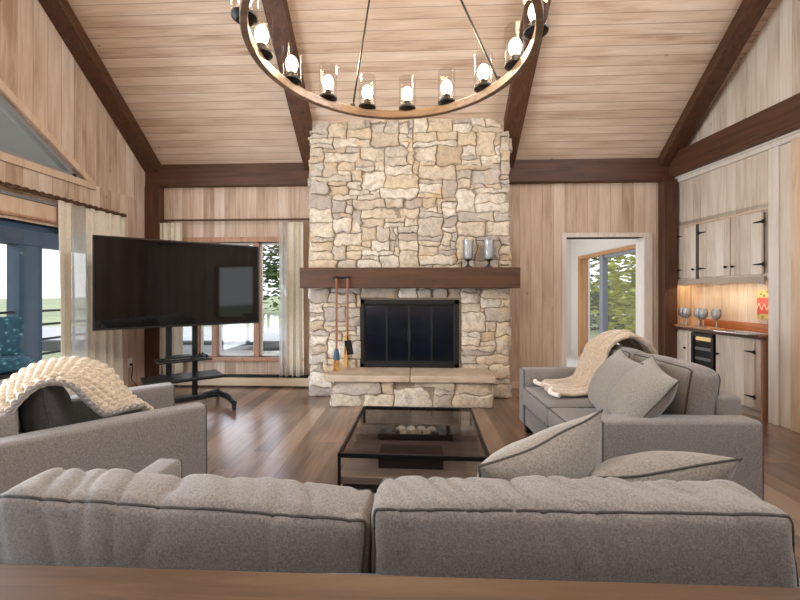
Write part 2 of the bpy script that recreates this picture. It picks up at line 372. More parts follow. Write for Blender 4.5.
# left wall: glazed doors and a raked gable light
LY0, LY1 = -0.4, 4.48        # opening of the doors in y
GT = (4.20, 2.555); GE = (1.6, 2.555 + 0.62*2.60)
lw = MB()
lw.slab((XL, YR-0.2, 0), (0, 1, 0), (0, 0, 1), (1, 0, 0), YB-YR+0.4, 2.54, 0.16, holes=[(LY0-YR+0.2, LY1-YR+0.2, 0, 1.97)])
def lpoly(poly):
    for xx in (XL, XL-0.16):
        lw.quad([(xx, y, z) for y, z in poly], [(y, z) for y, z in poly])
lpoly([(GT[0], 2.54), (YB+0.2, 2.54), (YB+0.2, 7.0), (GE[0], 7.0), (GE[0], GE[1]), (GT[0], GT[1])])
lpoly([(YR-0.2, 2.54), (-0.4, 2.54), (-0.4, 7.0), (YR-0.2, 7.0)])
lpoly([(-0.4, GE[1]), (GE[0], GE[1]), (GE[0], 7.0), (-0.4, 7.0)])
for a, b in (((GT[0], GT[1]), (GE[0], GE[1])), ((GE[0], GE[1]), (-0.4, GE[1]))):
    lw.quad([(XL, a[0], a[1]), (XL, b[0], b[1]), (XL-0.16, b[0], b[1]), (XL-0.16, a[0], a[1])], [(a[0], 0), (b[0], 0), (b[0], .16), (a[0], .16)])
lw.build('wall_left', M['wall'], smooth=0, kind='structure', normals=False)
# rear wall with an unseen opening added to let light in
MB().slab((-4.0, YR, 0), (1, 0, 0), (0, 0, 1), (0, 1, 0), 8.7, 7.0, 0.16, holes=[(1.4, 2.7, 0.9, 2.5)]).build('wall_rear', M['wall'], smooth=0, kind='structure')

# right wall in its own frame: x runs towards the viewer, y into the wall
RW = Matrix.Translation(PR) @ Matrix.Rotation(AR - R(90), 4, 'Z')
def rw(p): return RW @ Vector(p)
NY0, NY1 = 0.0, 1.27       # niche in x
wr = MB()
wr.slab((-0.25, 0, 0), (1, 0, 0), (0, 0, 1), (0, -1, 0), 9.2, 7.0, 0.10, holes=[(0.2, NY1+0.25, 0.0, 2.144), (NY1+0.25+3.2, NY1+0.25+4.6, 0.5, 2.1), (3.2, 5.8, 3.25, 4.75)])  # the high hole is added to admit the right fill light
o = wr.build('wall_right', M['nook'], smooth=0, kind='structure'); o.matrix_world = RW
# the recess behind the niche
MB().slab((-0.25, 0.36, 0), (1, 0, 0), (0, 0, 1), (0, -1, 0), 1.8, 2.3, 0.05).build('wall_niche', M['nook'], smooth=0, kind='structure').matrix_world = RW
for nm, x0 in (('wall_niche_return', NY1), ('wall_niche_corner', -0.09)):
    MB().box(x0, x0+0.04, 0.0, 0.36, 0, 2.3).build(nm, M['sunwall'], smooth=0, kind='structure').matrix_world = RW
MB().box(-0.1, NY1+.04, 0.0, 0.36, 2.15, 2.2).build('ceiling_niche', M['trimwood'], smooth=0, kind='structure').matrix_world = RW
MB().box(-0.02, NY1+0.04, -0.008, 0.0, 2.13, 2.15).build('trim_1', M['trimwood'], smooth=0, bevel=0.004, kind='structure').matrix_world = RW
MB().box(-0.02, 6.0, -0.035, 0.0, 2.72, 2.77).box(-0.02, 6.0, -0.055, 0.0, 2.77, 2.795).build('trim_2', M['trimpale'], smooth=0, bevel=0.004, kind='structure').matrix_world = RW
MB().box(NY1, NY1+0.10, -0.022, 0.0, 0.0, 2.74).build('trim_3', M['trimpale'], smooth=0, bevel=0.004, kind='structure').matrix_world = RW
MB().box(NY1+0.22, NY1+0.33, -0.035, 0.0, 0.0, 2.74).build('trim_4', M['trimwood'], smooth=0, bevel=0.006, kind='structure').matrix_world = RW
MB().box(NY1+0.33, 6.0, -0.02, 0.0, 0.0, 0.10).build('baseboard_right', M['trimwood'], smooth=0, bevel=0.004, kind='structure').matrix_world = RW

# beams and posts
def beam(mb, mat, label, mw=None):
    o = mb.build('beam', mat, smooth=0, bevel=0.008, kind='structure', label=label)
    if mw: o.matrix_world = mw
    return o
beam(MB().box(-3.72, -1.32, 5.15, YB+0.05, 2.755, 3.05), M['beam'], 'dark horizontal beam on the back wall left of the stone chimney')
beam(MB().box(1.15, 3.40, 5.15, YB+0.05, 2.755, 3.05), M['beam'], 'dark horizontal beam on the back wall right of the stone chimney')
beam(MB().box(-0.2, 8.0, -0.13, 0.05, 2.79, 3.09), M['beam'], 'long dark beam running along the right wall above the bar nook', RW)
beam(MB().box(-3.72, -3.51, 5.14, YB, 0, 2.755), M['beamz'], 'dark corner post behind the television')
beam(MB().box(3.22, 3.39, 5.12, YB, 0, 2.755), M['beamz'], 'dark corner post between doorway and bar nook')
def rafter(x0, x1, label, drop=0.15):
    mb = MB()
    y0, y1 = 5.2, RIDGE
    p = [(y0, zc(y0)+0.03), (y1, zc(y1)+0.03), (y1, zc(y1)-drop), (y0, zc(y0)-drop)]
    mb.prism(p, (x0, 0, 0), (0, 1, 0), (0, 0, 1), (1, 0, 0), x1-x0)
    return beam(mb, M['beamy'], label)
rafter(-3.72, -3.51, 'dark sloping rafter against the left gable wall')
rafter(-1.50, -1.28, 'dark sloping rafter above the left edge of the stone chimney')
rafter(1.08, 1.30, 'dark sloping rafter above the right edge of the stone chimney')
rafter(3.18, 3.37, 'dark sloping rafter against the right gable wall')
MB().box(-3.58, -1.35, YB-0.018, YB, 0, 0.09).build('baseboard_back', M['trimwood'], smooth=0, bevel=0.004, kind='structure')
MB().box(1.16, 1.95, YB-0.018, YB, 0, 0.09).build('baseboard_back_right', M['trimwood'], smooth=0, bevel=0.004, kind='structure')
MB().box(XL, XL+0.018, 4.62, 5.07, 0, 0.09).build('baseboard_left', M['framewood'], smooth=0, bevel=0.004, kind='structure')

# doorway casing
dc = MB(); a, b, c_, d_ = DOOR
dc.box(a-0.06, a, YB-0.02, YB+0.18, 0, d_+0.06).box(b, b+0.11, YB-0.02, YB+0.0, 0, d_+0.06).box(b, b+0.02, YB, YB+0.18, 0, d_).box(a, b, YB-0.02, YB+0.18, d_, d_+0.06)
dc.build('trim_5', M['trimpale'], smooth=0, bevel=0.004, kind='structure')
f = empty('window_5', (0, 0, 0), kind='structure'); f.matrix_world = RW @ Matrix.Translation((5.14, 0.05, 1.3))
for x0, x1, z0, z1 in ((-0.7, -0.64, -0.8, 0.8), (0.64, 0.7, -0.8, 0.8), (-0.64, 0.64, 0.74, 0.8), (-0.64, 0.64, -0.8, -0.74)):
    MB().box(x0, x1, -0.05, 0.05, z0, z1).build('window_frame', M['framewood'], f, smooth=0, bevel=0.004)
# sunroom beyond the doorway
SX = 3.22
MB().slab((1.2, 8.1, 0), (1, 0, 0), (0, 0, 1), (0, -1, 0), 2.4, 2.6, 0.1).build('wall_sunroom_end', M['sunwall'], smooth=0, kind='structure')
MB().slab((SX, 5.41, 0), (0, 1, 0), (0, 0, 1), (-1, 0, 0), 2.8, 2.6, 0.14, holes=[(0.12, 2.25, 0.06, 2.0)]).build('wall_sunroom_side', M['sunwall'], smooth=0, kind='structure')
MB().slab((1.3, 5.41, 0), (0, 1, 0), (0, 0, 1), (1, 0, 0), 2.8, 2.6, 0.1).build('wall_sunroom_left', M['sunwall'], smooth=0, kind='structure')
MB().box(1.2, 3.4, 5.41, 8.2, 2.5, 2.6).build('ceiling_sunroom', M['sunwall'], smooth=0, kind='structure')
MB().box(1.2, 3.4, 5.30, 8.2, -0.05, 0.004).build('floor_sunroom', M['sunwall'], smooth=0, kind='structure')
w3 = empty('window_3', (SX, 6.6, 0), kind='structure')
f = MB()
for y0, y1, z0, z1 in ((-1.07, 1.06, 1.93, 1.99), (-1.07, 1.06, 0.04, 0.10), (-1.07, -0.99, 0.1, 1.93), (0.94, 1.06, 0.1, 1.93)):
    f.box(-0.05, 0.1, y0, y1, z0, z1)
f.build('window_frame', M['orangewood'], w3, smooth=0, bevel=0.004)
MB().box(-0.03, 0.06, 0.10, 0.22, 0.1, 1.93).box(-0.01, 0.05, -0.99, -0.93, 0.1, 1.93).box(-0.01, 0.05, -0.99, 0.15, 1.88, 1.93).box(-0.01, 0.05, -0.99, 0.94, 0.1, 0.2).build('sash', plain('grey_sash', srgb(126, 134, 144), 0.5), w3, smooth=0, bevel=0.003)
MB().box(0.02, 0.026, -0.95, 0.92, 0.15, 1.9).build('glass', M['glass'], w3, smooth=0)

# back window
w1 = empty('window_1', ((WIN[0]+WIN[1])/2, YB, WIN[2]), kind='structure')
hw, hh = (WIN[1]-WIN[0])/2, WIN[3]-WIN[2]
f = MB()
f.box(-hw-0.07, hw+0.07, -0.02, 0.16, hh, hh+0.07).box(-hw-0.07, -hw, -0.02, 0.16, -0.02, hh).box(hw, hw+0.07, -0.02, 0.16, -0.02, hh)
mull = [-3.06, -2.80, -2.205]
for x in mull: f.box(x-(WIN[0]+WIN[1])/2-0.035, x-(WIN[0]+WIN[1])/2+0.035, 0.0, 0.14, 0, hh)
f.build('window_frame', M['framewood'], w1, smooth=0, bevel=0.004)
MB().box(-hw-0.10, hw+0.10, -0.06, 0.16, -0.05, 0.0).build('window_sill', M['framewood'], w1, smooth=0, bevel=0.004)
edges = [WIN[0]] + [x for m_ in mull for x in (m_-0.035, m_+0.035)] + [WIN[1]]
xc = (WIN[0]+WIN[1])/2
for i in range(0, len(edges), 2):
    x0, x1 = edges[i]-xc, edges[i+1]-xc
    s = MB(); t_ = 0.028
    s.box(x0, x0+t_, 0.05, 0.09, 0, hh).box(x1-t_, x1, 0.05, 0.09, 0, hh).box(x0, x1, 0.05, 0.09, 0, t_).box(x0, x1, 0.05, 0.09, hh-t_, hh)
    so = s.build('sash', M['white'], w1, smooth=0, bevel=0.003)
    MB().box(x0+t_*0.6, x1-t_*0.6, 0.066, 0.072, t_*0.6, hh-t_*0.6).build('pane', M['glass'], so, smooth=0)

# left glazed doors
w2 = empty('window_2', (XL, (LY0+LY1)/2, 0), kind='structure')
L = LY1-LY0; f = MB()
f.box(-0.16, 0.02, -L/2-0.09, L/2+0.09, 1.97, 2.02).box(-0.16, 0.02, -L/2-0.09, -L/2, 0, 2.0).box(-0.16, 0.02, L/2, L/2+0.09, 0, 2.0).box(-0.16, 0.005, -L/2, L/2, 0, 0.04)
f.build('window_frame', M['trimwood'], w2, smooth=0, bevel=0.004)
MB().box(0.0, 0.06, -L/2-0.1, -1.05+2.8, 2.02, 2.17).build('valance', M['trimwood'], w2, smooth=0, bevel=0.006)
MB().box(0.0, 0.075, -L/2-0.1, -1.05+2.8, 2.17, 2.20).build('valance_rail', plain('grey_rail', srgb(120, 122, 128), 0.5), w2, smooth=0, bevel=0.004)
MB().box(0.0, 0.075, -L/2-0.1, -1.05+2.8, 2.00, 2.02).build('valance_rail', M['framewood'], w2, smooth=0, bevel=0.004)
s = MB()
for k in range(4):
    y0 = -L/2 + k*L/4; y1 = y0 + L/4
    s.box(-0.10, -0.06, y0, y0+0.06, 0.04, 1.97).box(-0.10, -0.06, y1-0.06, y1, 0.04, 1.97).box(-0.10, -0.06, y0, y1, 0.04, 0.12).box(-0.10, -0.06, y0, y1, 1.91, 1.97)
MB().box(-0.085, -0.079, -L/2, L/2, 0.06, 1.95).build('glass', M['glass'], w2, smooth=0)
s.build('sash', M['bluepaint'], w2, smooth=0, bevel=0.003)
# raked gable window
w4 = empty('window_4', (XL, GT[0], GT[1]), kind='structure')
f = MB(); dy, dz = GE[0]-GT[0], GE[1]-GT[1]; ll = math.hypot(dy, dz); ey, ez = dy/ll, dz/ll
for w_, x0, x1, mat, nm in ((0.075, 0.0, 0.025, 'trimwood', 'casing'), (-0.05, -0.10, -0.03, 'sashgrey', 'sash')):
    f = MB(); py, pz = -ez*-1*w_, -ey*w_
    f.prism([(0.0, 0.0), (dy, dz), (dy + ez*w_, dz - ey*w_), (0.0 + (0.12 if w_ > 0 else -0.09), 0.0 - (0.0 if w_ > 0 else -0.0))], (x0, 0, 0), (0, 1, 0), (0, 0, 1), (1, 0, 0), x1-x0)
    zz = (-0.075, 0.0) if w_ > 0 else (0.0, 0.05)
    f.box(x0, x1, -4.6, 0.12 if w_ > 0 else -0.08, zz[0], zz[1])
    if 'sashgrey' not in M: M['sashgrey'] = plain('grey_sash_paint', srgb(140, 142, 146), 0.5)
    f.build(nm, M[mat], w4, smooth=0, bevel=0.003)
gm = MB(); gm.prism([(0, 0), (dy, dz), (-4.6, dz), (-4.6, 0)], (-0.07, 0, 0), (0, 1, 0), (0, 0, 1), (1, 0, 0), 0.006)
gm.build('glass', M['glass'], w4, smooth=0)
# porch roof outside the gable light, its blue post and rail
pr = empty('porch', (XL-0.2, 3.5, 0), kind='structure', label='blue timber porch outside the left glazed doors')
MB().box(-2.6, -0.05, -6.0, 6.0, -0.12, -0.02).build('porch_deck', M['deck'], pr, smooth=0)
MB().box(-2.53, -2.32, 2.32, 2.70, -0.02, 2.06).build('porch_post', M['bluepaint'], pr, smooth=0, bevel=0.006)
MB().box(-2.55, -2.3, -6.0, 6.0, 2.05, 2.45).build('porch_beam', M['bluepaint'], pr, smooth=0, bevel=0.006)
MB().prism([(0.02, 3.45), (-3.2, 2.62), (-3.2, 2.70), (0.02, 3.53)], (0, -0.5, 0), (1, 0, 0), (0, 0, 1), (0, 1, 0), 7.0).build('porch_roof', plain('grey_soffit', srgb(176, 180, 184), 0.7), pr, smooth=0)
rl = MB()
for z in (0.25, 0.50, 0.75, 0.98): rl.tube([(-2.4, -6, z), (-2.4, 6, z)], 0.02, 6)
rl.build('porch_rail', M['iron'], pr)

# ------------------------------------------------------------------ outside
MB().box(-90, 90, -20, 140, -0.3, -0.2).build('lawn', M['grass'], smooth=0, kind='structure')
MB().box(-30, 1.0, 11.0, 16.0, -0.2, -0.185).build('driveway', M['drive'], smooth=0, kind='structure')
MB().box(5.0, 40, 9.5, 12.5, -0.2, -0.185).build('driveway', M['drive'], smooth=0, kind='structure')
MB().box(-30, 1.0, 9.4, 9.7, -0.2, 0.05).build('kerb', plain('dark_kerb', srgb(86, 88, 84), 0.9, 0, 0.2), smooth=0, kind='structure')
def tree(x, y, h, cr, n, mat, label, low=0.25, seed=1):
    rng = random.Random(seed)
    root = empty('tree', (x, y, -0.2), label=label, cat='tree', group='trees in the garden')
    t = MB(); t.tube([(0, 0, 0), (0.05*h, 0, h*0.3), (0.02*h, 0.03*h, h*0.75)], [0.045*h, 0.03*h, 0.012*h], 8)
    for k in range(7):
        a = rng.uniform(0, 6.3); z0 = h*rng.uniform(low+0.1, 0.65); L_ = cr*rng.uniform(0.6, 0.95)
        t.tube([(0.03*h, 0.01*h, z0), (math.cos(a)*L_*0.5, math.sin(a)*L_*0.5, z0+0.12*h), (math.cos(a)*L_, math.sin(a)*L_, z0+0.2*h)], [0.014*h, 0.009*h, 0.004*h], 5)
    t.build('trunk', M['bark'], root)
    f = MB()
    cl = [(rng.uniform(-1, 1)*cr*0.75, rng.uniform(-1, 1)*cr*0.75, h*rng.uniform(low, 0.95), cr*rng.uniform(0.25, 0.5)) for _ in range(26)]
    for _ in range(n):
        cx, cy, cz, r = rng.choice(cl)
        d = Vector((rng.gauss(0, 1), rng.gauss(0, 1), rng.gauss(0, 0.8))); d = d.normalized()*r*rng.uniform(0.5, 1.05)
        p = Vector((cx, cy, cz)) + d
        s_ = rng.uniform(0.07, 0.16)*cr/2.0
        q = Matrix.Rotation(rng.uniform(0, 6.3), 3, 'Z') @ Matrix.Rotation(rng.uniform(-1.2, 1.2), 3, 'X')
        f.quad([p + q @ Vector(v) for v in ((-s_, 0, 0), (0, -s_*0.5, 0.2*s_), (s_*1.2, 0, 0), (0, s_*0.5, 0.2*s_))])
    f.build('foliage', mat, root, smooth=0, normals=False)
    return root
tree(8.6, 12.5, 5.5, 2.6, 6000, M['leaf'], 'bright green leafy tree seen through right pane of the sunroom window', 0.1, 2)
tree(7.6, 20.5, 6.0, 3.0, 5000, M['leafdark'], 'darker green tree seen through left pane of the sunroom window', 0.1, 3)
tree(17.0, 21.0, 6.5, 3.4, 2500, M['leaf'], 'tall pale green tree at the far end of the garden beyond the sunroom', 0.1, 4)
tree(-10.5, 25.0, 6.0, 3.4, 2500, M['leafdark'], 'bushy tree across the driveway behind the back window', 0.15, 5)
tree(-19.5, 31.0, 6.5, 3.8, 2500, M['leafdark'], 'distant tree behind the left panes of the back window', 0.15, 6)

for k, (x, y, r_) in enumerate([(9.5, 15.5, 1.5), (12.0, 18.0, 1.9), (7.4, 15.8, 1.1)]):
    tree(x, y, r_*1.5, r_, 2200, M['leafdark'] if k != 1 else M['leaf'], ['round green shrub behind the bright tree beyond the sunroom', 'wide yellow-green shrub far beyond the sunroom window', 'low dark shrub beside the pale drive beyond the sunroom'][k], 0.0, 20+k)['category'] = 'shrub'
# ------------------------------------------------------------------ stone fireplace
def stone_face(mb, o, u, v, n, Wd, Hd, cell, rng, blocked=(), dmin=0.018, dmax=0.05, big=1.0):
    o, u, v, n = Vector(o), Vector(u), Vector(v), Vector(n)
    nx, ny = int(round(Wd/cell)), int(round(Hd/cell)); cx, cy = Wd/nx, Hd/ny
    occ = [[any(b[0] < (i+.5)*cx < b[1] and b[2] < (j+.5)*cy < b[3] for b in blocked) for i in range(nx)] for j in range(ny)]
    jt = {}
    def gv(a_, b_):
        if (a_, b_) not in jt:
            jx = rng.uniform(-0.38, 0.38)*cx if 0 < a_ < nx else rng.uniform(-0.012, 0.012); jy = rng.uniform(-0.36, 0.36)*cy if 0 < b_ < ny else 0
            for bl in blocked:
                if bl[0]-cx < a_*cx < bl[1]+cx and bl[2]-cy < b_*cy < bl[3]+cy: jx *= 0.1; jy *= 0.1
            jt[(a_, b_)] = (a_*cx+jx, b_*cy+jy)
        return jt[(a_, b_)]
    shapes = [(5, 2), (6, 2), (4, 2), (3, 2), (7, 2), (5, 1), (7, 1), (4, 1), (3, 3), (5, 4), (6, 3), (3, 2), (4, 5), (5, 2), (4, 3), (3, 1), (8, 3), (6, 2), (5, 1), (8, 2), (4, 2), (9, 1)]
    for j in range(ny):
        for i in range(nx):
            if occ[j][i]: continue
            sh = rng.choice(shapes)
            w = 0
            while w < sh[0] and i+w < nx and not occ[j][i+w]: w += 1
            h = 0
            while h < sh[1] and j+h < ny and not any(occ[j+h][i+k] for k in range(w)): h += 1
            if i+w < nx and i+w+1 >= nx: w = nx-i if not any(occ[j+b_][nx-1] for b_ in range(h)) else w
            for a in range(h):
                for b_ in range(w): occ[j+a][i+b_] = True
            mx, my = (i+w/2)*cx, (j+h/2)*cy; gap = 0.0035
            loop = [(i+k, j) for k in range(w)] + [(i+w, j+k) for k in range(h)] + [(i+w-k, j+h) for k in range(w)] + [(i, j+h-k) for k in range(h)]
            loop = [gv(a_, b_) for a_, b_ in loop]
            if len(loop) < 12:
                loop = [q for k in range(len(loop)) for q in (loop[k], ((loop[k][0]+loop[(k+1) % len(loop)][0])/2, (loop[k][1]+loop[(k+1) % len(loop)][1])/2))]
            pts = []
            for k in range(len(loop)):          # one corner-cutting pass rounds the outline a little
                p_, q_ = loop[k], loop[(k+1) % len(loop)]
                for t_ in (0.2, 0.8): pts.append((p_[0]*(1-t_)+q_[0]*t_, p_[1]*(1-t_)+q_[1]*t_))
            mx = sum(p_[0] for p_ in pts)/len(pts); my = sum(p_[1] for p_ in pts)/len(pts)
            def ins(p_):
                dx, dy = mx-p_[0], my-p_[1]; l_ = math.hypot(dx, dy); return (p_[0]+dx/l_*gap + rng.uniform(-1, 1)*.0015, p_[1]+dy/l_*gap + rng.uniform(-1, 1)*.0015)
            pts = [ins(p_) for p_ in pts]; K = len(pts)
            d = rng.uniform(dmin, dmax); tilt = (rng.uniform(-0.12, 0.12), rng.uniform(-0.12, 0.12))
            rings = []
            for sc_, dd in ((1.0, -0.03), (0.985, d-0.012), (0.93, d-0.003), (0.62, d+0.002)):
                ring = []
                for px_, py_ in pts:
                    ax, ay = mx+(px_-mx)*sc_, my+(py_-my)*sc_
                    dz_ = dd + (tilt[0]*(ax-mx) + tilt[1]*(ay-my) + (rng.uniform(-1, 1)*0.004 if sc_ < 0.99 else 0) if dd > 0 else 0)
                    ring.append(mb.bm.verts.new(o + u*ax + v*ay + n*dz_))
                rings.append(ring)
            for A, B in zip(rings, rings[1:]):
                for k in range(K): mb.bm.faces.new((A[k], A[(k+1) % K], B[(k+1) % K], B[k]))
            c0 = mb.bm.verts.new(o + u*mx + v*my + n*(d+0.004*rng.uniform(-1, 1)))
            for k in range(K): mb.bm.faces.new((rings[-1][k], rings[-1][(k+1) % K], c0))

FX0, FX1, FY = -1.32, 1.15, 4.78          # chimney breast
fp = empty('fireplace', (0, FY, 0), label='tall fieldstone fireplace and chimney with raised hearth, dark timber mantel and black glass doors', cat='fireplace')
rng = random.Random(5)
FB = (-0.687, 0.534, 0.37, 1.205)         # firebox opening
core = MB()
for x0, x1, z0, z1 in ((FX0+.02, FB[0], 0, 3.52), (FB[1], FX1-.02, 0, 3.52), (FB[0], FB[1], FB[3], 3.52), (FB[0], FB[1], 0, FB[2])):
    core.box(x0, x1, 0.0, 0.46, z0, z1)
core.build('mortar_core', M['mortar'], fp, smooth=0)
st = MB()
stone_face(st, (FX0, 0, 0), (1, 0, 0), (0, 0, 1), (0, -1, 0), FX1-FX0, 3.50, 0.0585, rng, blocked=[(FB[0]-FX0, FB[1]-FX0, FB[2], FB[3])])
stone_face(st, (FX0+.02, 0.46, 0), (0, -1, 0), (0, 0, 1), (-1, 0, 0), 0.46, 3.50, 0.0585, rng)
stone_face(st, (FX1-.02, 0.0, 0), (0, 1, 0), (0, 0, 1), (1, 0, 0), 0.46, 3.50, 0.0585, rng)
st.build('stonework', M['stone'], fp, smooth=50)
HX0, HX1, HD = -0.985, 0.885, 0.47
hb = MB(); hb.box(HX0+.03, HX1-.03, -HD+.03, 0.0, 0, 0.29); hb.build('hearth_core', M['mortar'], fp, smooth=0)
hs = MB()
stone_face(hs, (HX0+.02, -HD+0.03, 0), (1, 0, 0), (0, 0, 1), (0, -1, 0), HX1-HX0-.04, 0.29, 0.072, rng, dmin=0.01, dmax=0.03)
stone_face(hs, (HX0+.03, 0.0, 0), (0, -1, 0), (0, 0, 1), (-1, 0, 0), HD-.03, 0.29, 0.072, rng, dmin=0.005, dmax=0.02)
stone_face(hs, (HX1-.03, -HD+.03, 0), (0, 1, 0), (0, 0, 1), (1, 0, 0), HD-.03, 0.29, 0.072, rng, dmin=0.005, dmax=0.02)
hs.build('hearth_stonework', M['stone'], fp, smooth=50)
hsl = MB()
xs = [HX0-.02, -0.06, HX1+.01]
for a, b in zip(xs, xs[1:]): hsl.box(a+.003, b-.003, -HD-.03, 0.0, 0.29, 0.365)
hsl.build('hearth_slab', plain('hearth_flagstone', srgb(190, 172, 152), 0.75, 0, 0.16, 7), fp, bevel=0.012, label='long flat tan flagstone top of the hearth')
mt = MB().box(-1.385, 1.225, -0.24, 0.02, 1.345, 1.59)
mt.build('mantel', M['beam'], fp, smooth=0, bevel=0.012, label='dark timber mantel beam')
# firebox insert
ins = MB()
x0, x1, z0, z1 = FB; t_ = 0.055
ins.box(x0, x1, -0.035, 0.0, z1-t_, z1).box(x0, x1, -0.035, 0.0, z0, z0+0.05).box(x0, x0+t_, -0.035, 0.0, z0, z1).box(x1-t_, x1, -0.035, 0.0, z0, z1)
ins.box(x0, x1, 0.38, 0.40, z0, z1).box(x0+t_, x1-t_, -0.034, -0.006, z0+0.05, z0+0.075)
ino = ins.build('firebox_frame', M['firebox'], fp, smooth=0, bevel=0.004)
wd = (x1-x0-2*t_)/4
for k in range(4):
    a = x0+t_+k*wd; b = a+wd
    d = MB(); q = 0.012
    d.box(a+.002, a+q, -0.025, -0.005, z0+.055, z1-t_-.005).box(b-q, b-.002, -0.025, -0.005, z0+.055, z1-t_-.005).box(a, b, -0.025, -0.005, z0+.055, z0+.055+q).box(a, b, -0.025, -0.005, z1-t_-.005-q, z1-t_-.005)
    do = d.build('glass_door', M['firebox'], fp, smooth=0, bevel=0.003)
    MB().box(a+q*.6, b-q*.6, -0.017, -0.012, z0+.07, z1-t_-.02).build('pane', M['fireglass'], do, smooth=0)
    if k in (1, 2):
        hx = b-0.012 if k == 1 else a+0.012
        MB().tube([(hx, -0.05, z0+0.32), (hx, -0.05, z0+0.46)], 0.006, 8).box(hx-.004, hx+.004, -0.05, -0.024, z0+.335, z0+.345).box(hx-.004, hx+.004, -0.05, -0.024, z0+.435, z0+.445).build('handle', M['black'], do)

# glass hurricanes on the mantel
def hurricane(x, label):
    r_ = empty('candle_holder', (x, FY-0.12, 1.59), label=label, cat='candle holder', group='glass candle holders on the mantel')
    MB().lathe([(0.0, 0.0), (0.052, 0.0), (0.05, 0.012), (0.02, 0.03), (0.013, 0.06), (0.022, 0.085), (0.05, 0.10), (0.05, 0.106), (0, 0.106)]).build('foot', M['pewter'], r_)
    MB().lathe([(0.04, 0.107), (0.056, 0.13), (0.062, 0.20), (0.058, 0.28), (0.068, 0.335), (0.065, 0.335), (0.055, 0.28), (0.059, 0.20), (0.053, 0.135), (0.036, 0.112)], seg=32).build('glass_shade', M['hurr'], r_)
    MB().lathe([(0, 0.107), (0.03, 0.107), (0.03, 0.19), (0.026, 0.195), (0, 0.193)]).tube([(0, 0, 0.193), (0, 0, 0.21)], 0.002, 6).build('candle', M['white'], r_)
def hurr():
    m, nt, b, out = NT('frosty_clear_glass'); nt.nodes.remove(b)
    tr = nd(nt, 'ShaderNodeBsdfTransparent', {'Color': (0.9, 0.92, 0.94, 1)}); gl = nd(nt, 'ShaderNodeBsdfGlossy', {'Roughness': 0.06}); df = nd(nt, 'ShaderNodeBsdfDiffuse', {'Color': (0.8, 0.84, 0.88, 1)})
    lw = nd(nt, 'ShaderNodeLayerWeight', {'Blend': 0.35})
    a = nd(nt, 'ShaderNodeMixShader', {0: 0.3, 1: tr.outputs[0], 2: df.outputs[0]}); c = nd(nt, 'ShaderNodeMixShader', {0: lw.outputs['Fresnel'], 1: a.outputs[0], 2: gl.outputs[0]})
    nt.links.new(c.outputs[0], out.inputs[0]); return m
M['hurr'] = hurr()
hurricane(0.632, 'left glass candle holder on dark pewter foot, on the mantel')
hurricane(0.88, 'right glass candle holder on dark pewter foot, at the end of the mantel')

# hearth tools hung in front of the mantel
tr_ = empty('tool_rack', (-0.87, FY-0.24, 1.47), label='small black iron hook rail on the mantel front holding the hearth tools', cat='rack')
MB().box(-0.11, 0.10, -0.012, 0.0, -0.012, 0.012).build('rail', M['iron'], tr_, bevel=0.003)
for hx in (-0.06, 0.07):
    MB().tube([(hx, -0.01, 0.0), (hx, -0.035, -0.005), (hx, -0.04, 0.012)], 0.004, 6).build('hook', M['iron'], tr_)
def tool_base(name, x, label, ztop):
    return empty(name, (x, FY-0.276, 0.365), label=label, cat='hearth tool')
b = tool_base('hearth_broom', -0.93, 'wooden-handled hearth broom with straw bristles hanging left of the firebox', 1)
MB().tube([(0, 0, 1.095), (0, 0, 0.25)], 0.012, 10).build('handle', M['copperwood'], b)
MB().tube([(-.0, 0, 1.09), (-.015, 0, 1.12), (0, 0, 1.135), (.015, 0, 1.12), (0, 0, 1.09)], 0.003, 6).build('loop', M['iron'], b)
MB().lathe([(0.0, 0.27), (0.02, 0.265), (0.035, 0.2), (0.04, 0.14), (0, 0.14)], seg=14).build('binding', M['bluepaint'], b)
br = MB()
for k in range(60):
    a = random.uniform(0, 6.28); r0 = random.uniform(0, 0.035); x, y = math.cos(a)*r0, math.sin(a)*r0*0.4
    br.tube([(x, y, 0.16), (x*1.5, y*1.3, 0.004)], 0.0025, 4)
br.build('bristles', M['straw'], b)
b = tool_base('hearth_shovel', -0.80, 'long copper-handled black shovel hanging beside the firebox', 1)
MB().tube([(0, 0, 1.095), (0, 0, 0.42)], 0.012, 10).build('handle', M['copperwood'], b)
MB().tube([(0, 0, 1.09), (-.015, 0, 1.12), (0, 0, 1.135), (.015, 0, 1.12), (0, 0, 1.09)], 0.003, 6).build('loop', M['iron'], b)
MB().tube([(0, 0, 0.44), (0.004, 0, 0.36)], 0.008, 8).prism([(-0.03, 0.36), (0.04, 0.37), (0.075, 0.20), (-0.005, 0.19)], (0, 0.01, 0), (1, 0, 0), (0, 0, 1), (0, -1, 0), 0.008).box(-0.03, -0.024, -0.02, 0.01, 0.20, 0.36).build('blade', M['iron'], b)
b = empty('kindling', (-0.865, FY-0.05, 0.365), label='pale split stick of firewood standing behind the hearth tools', cat='firewood')
MB().box(-0.025, 0.025, -0.02, 0.02, 0, 0.40, Matrix.Rotation(R(3), 4, 'Y')).build('split_wood', M['straw'], b, bevel=0.006)

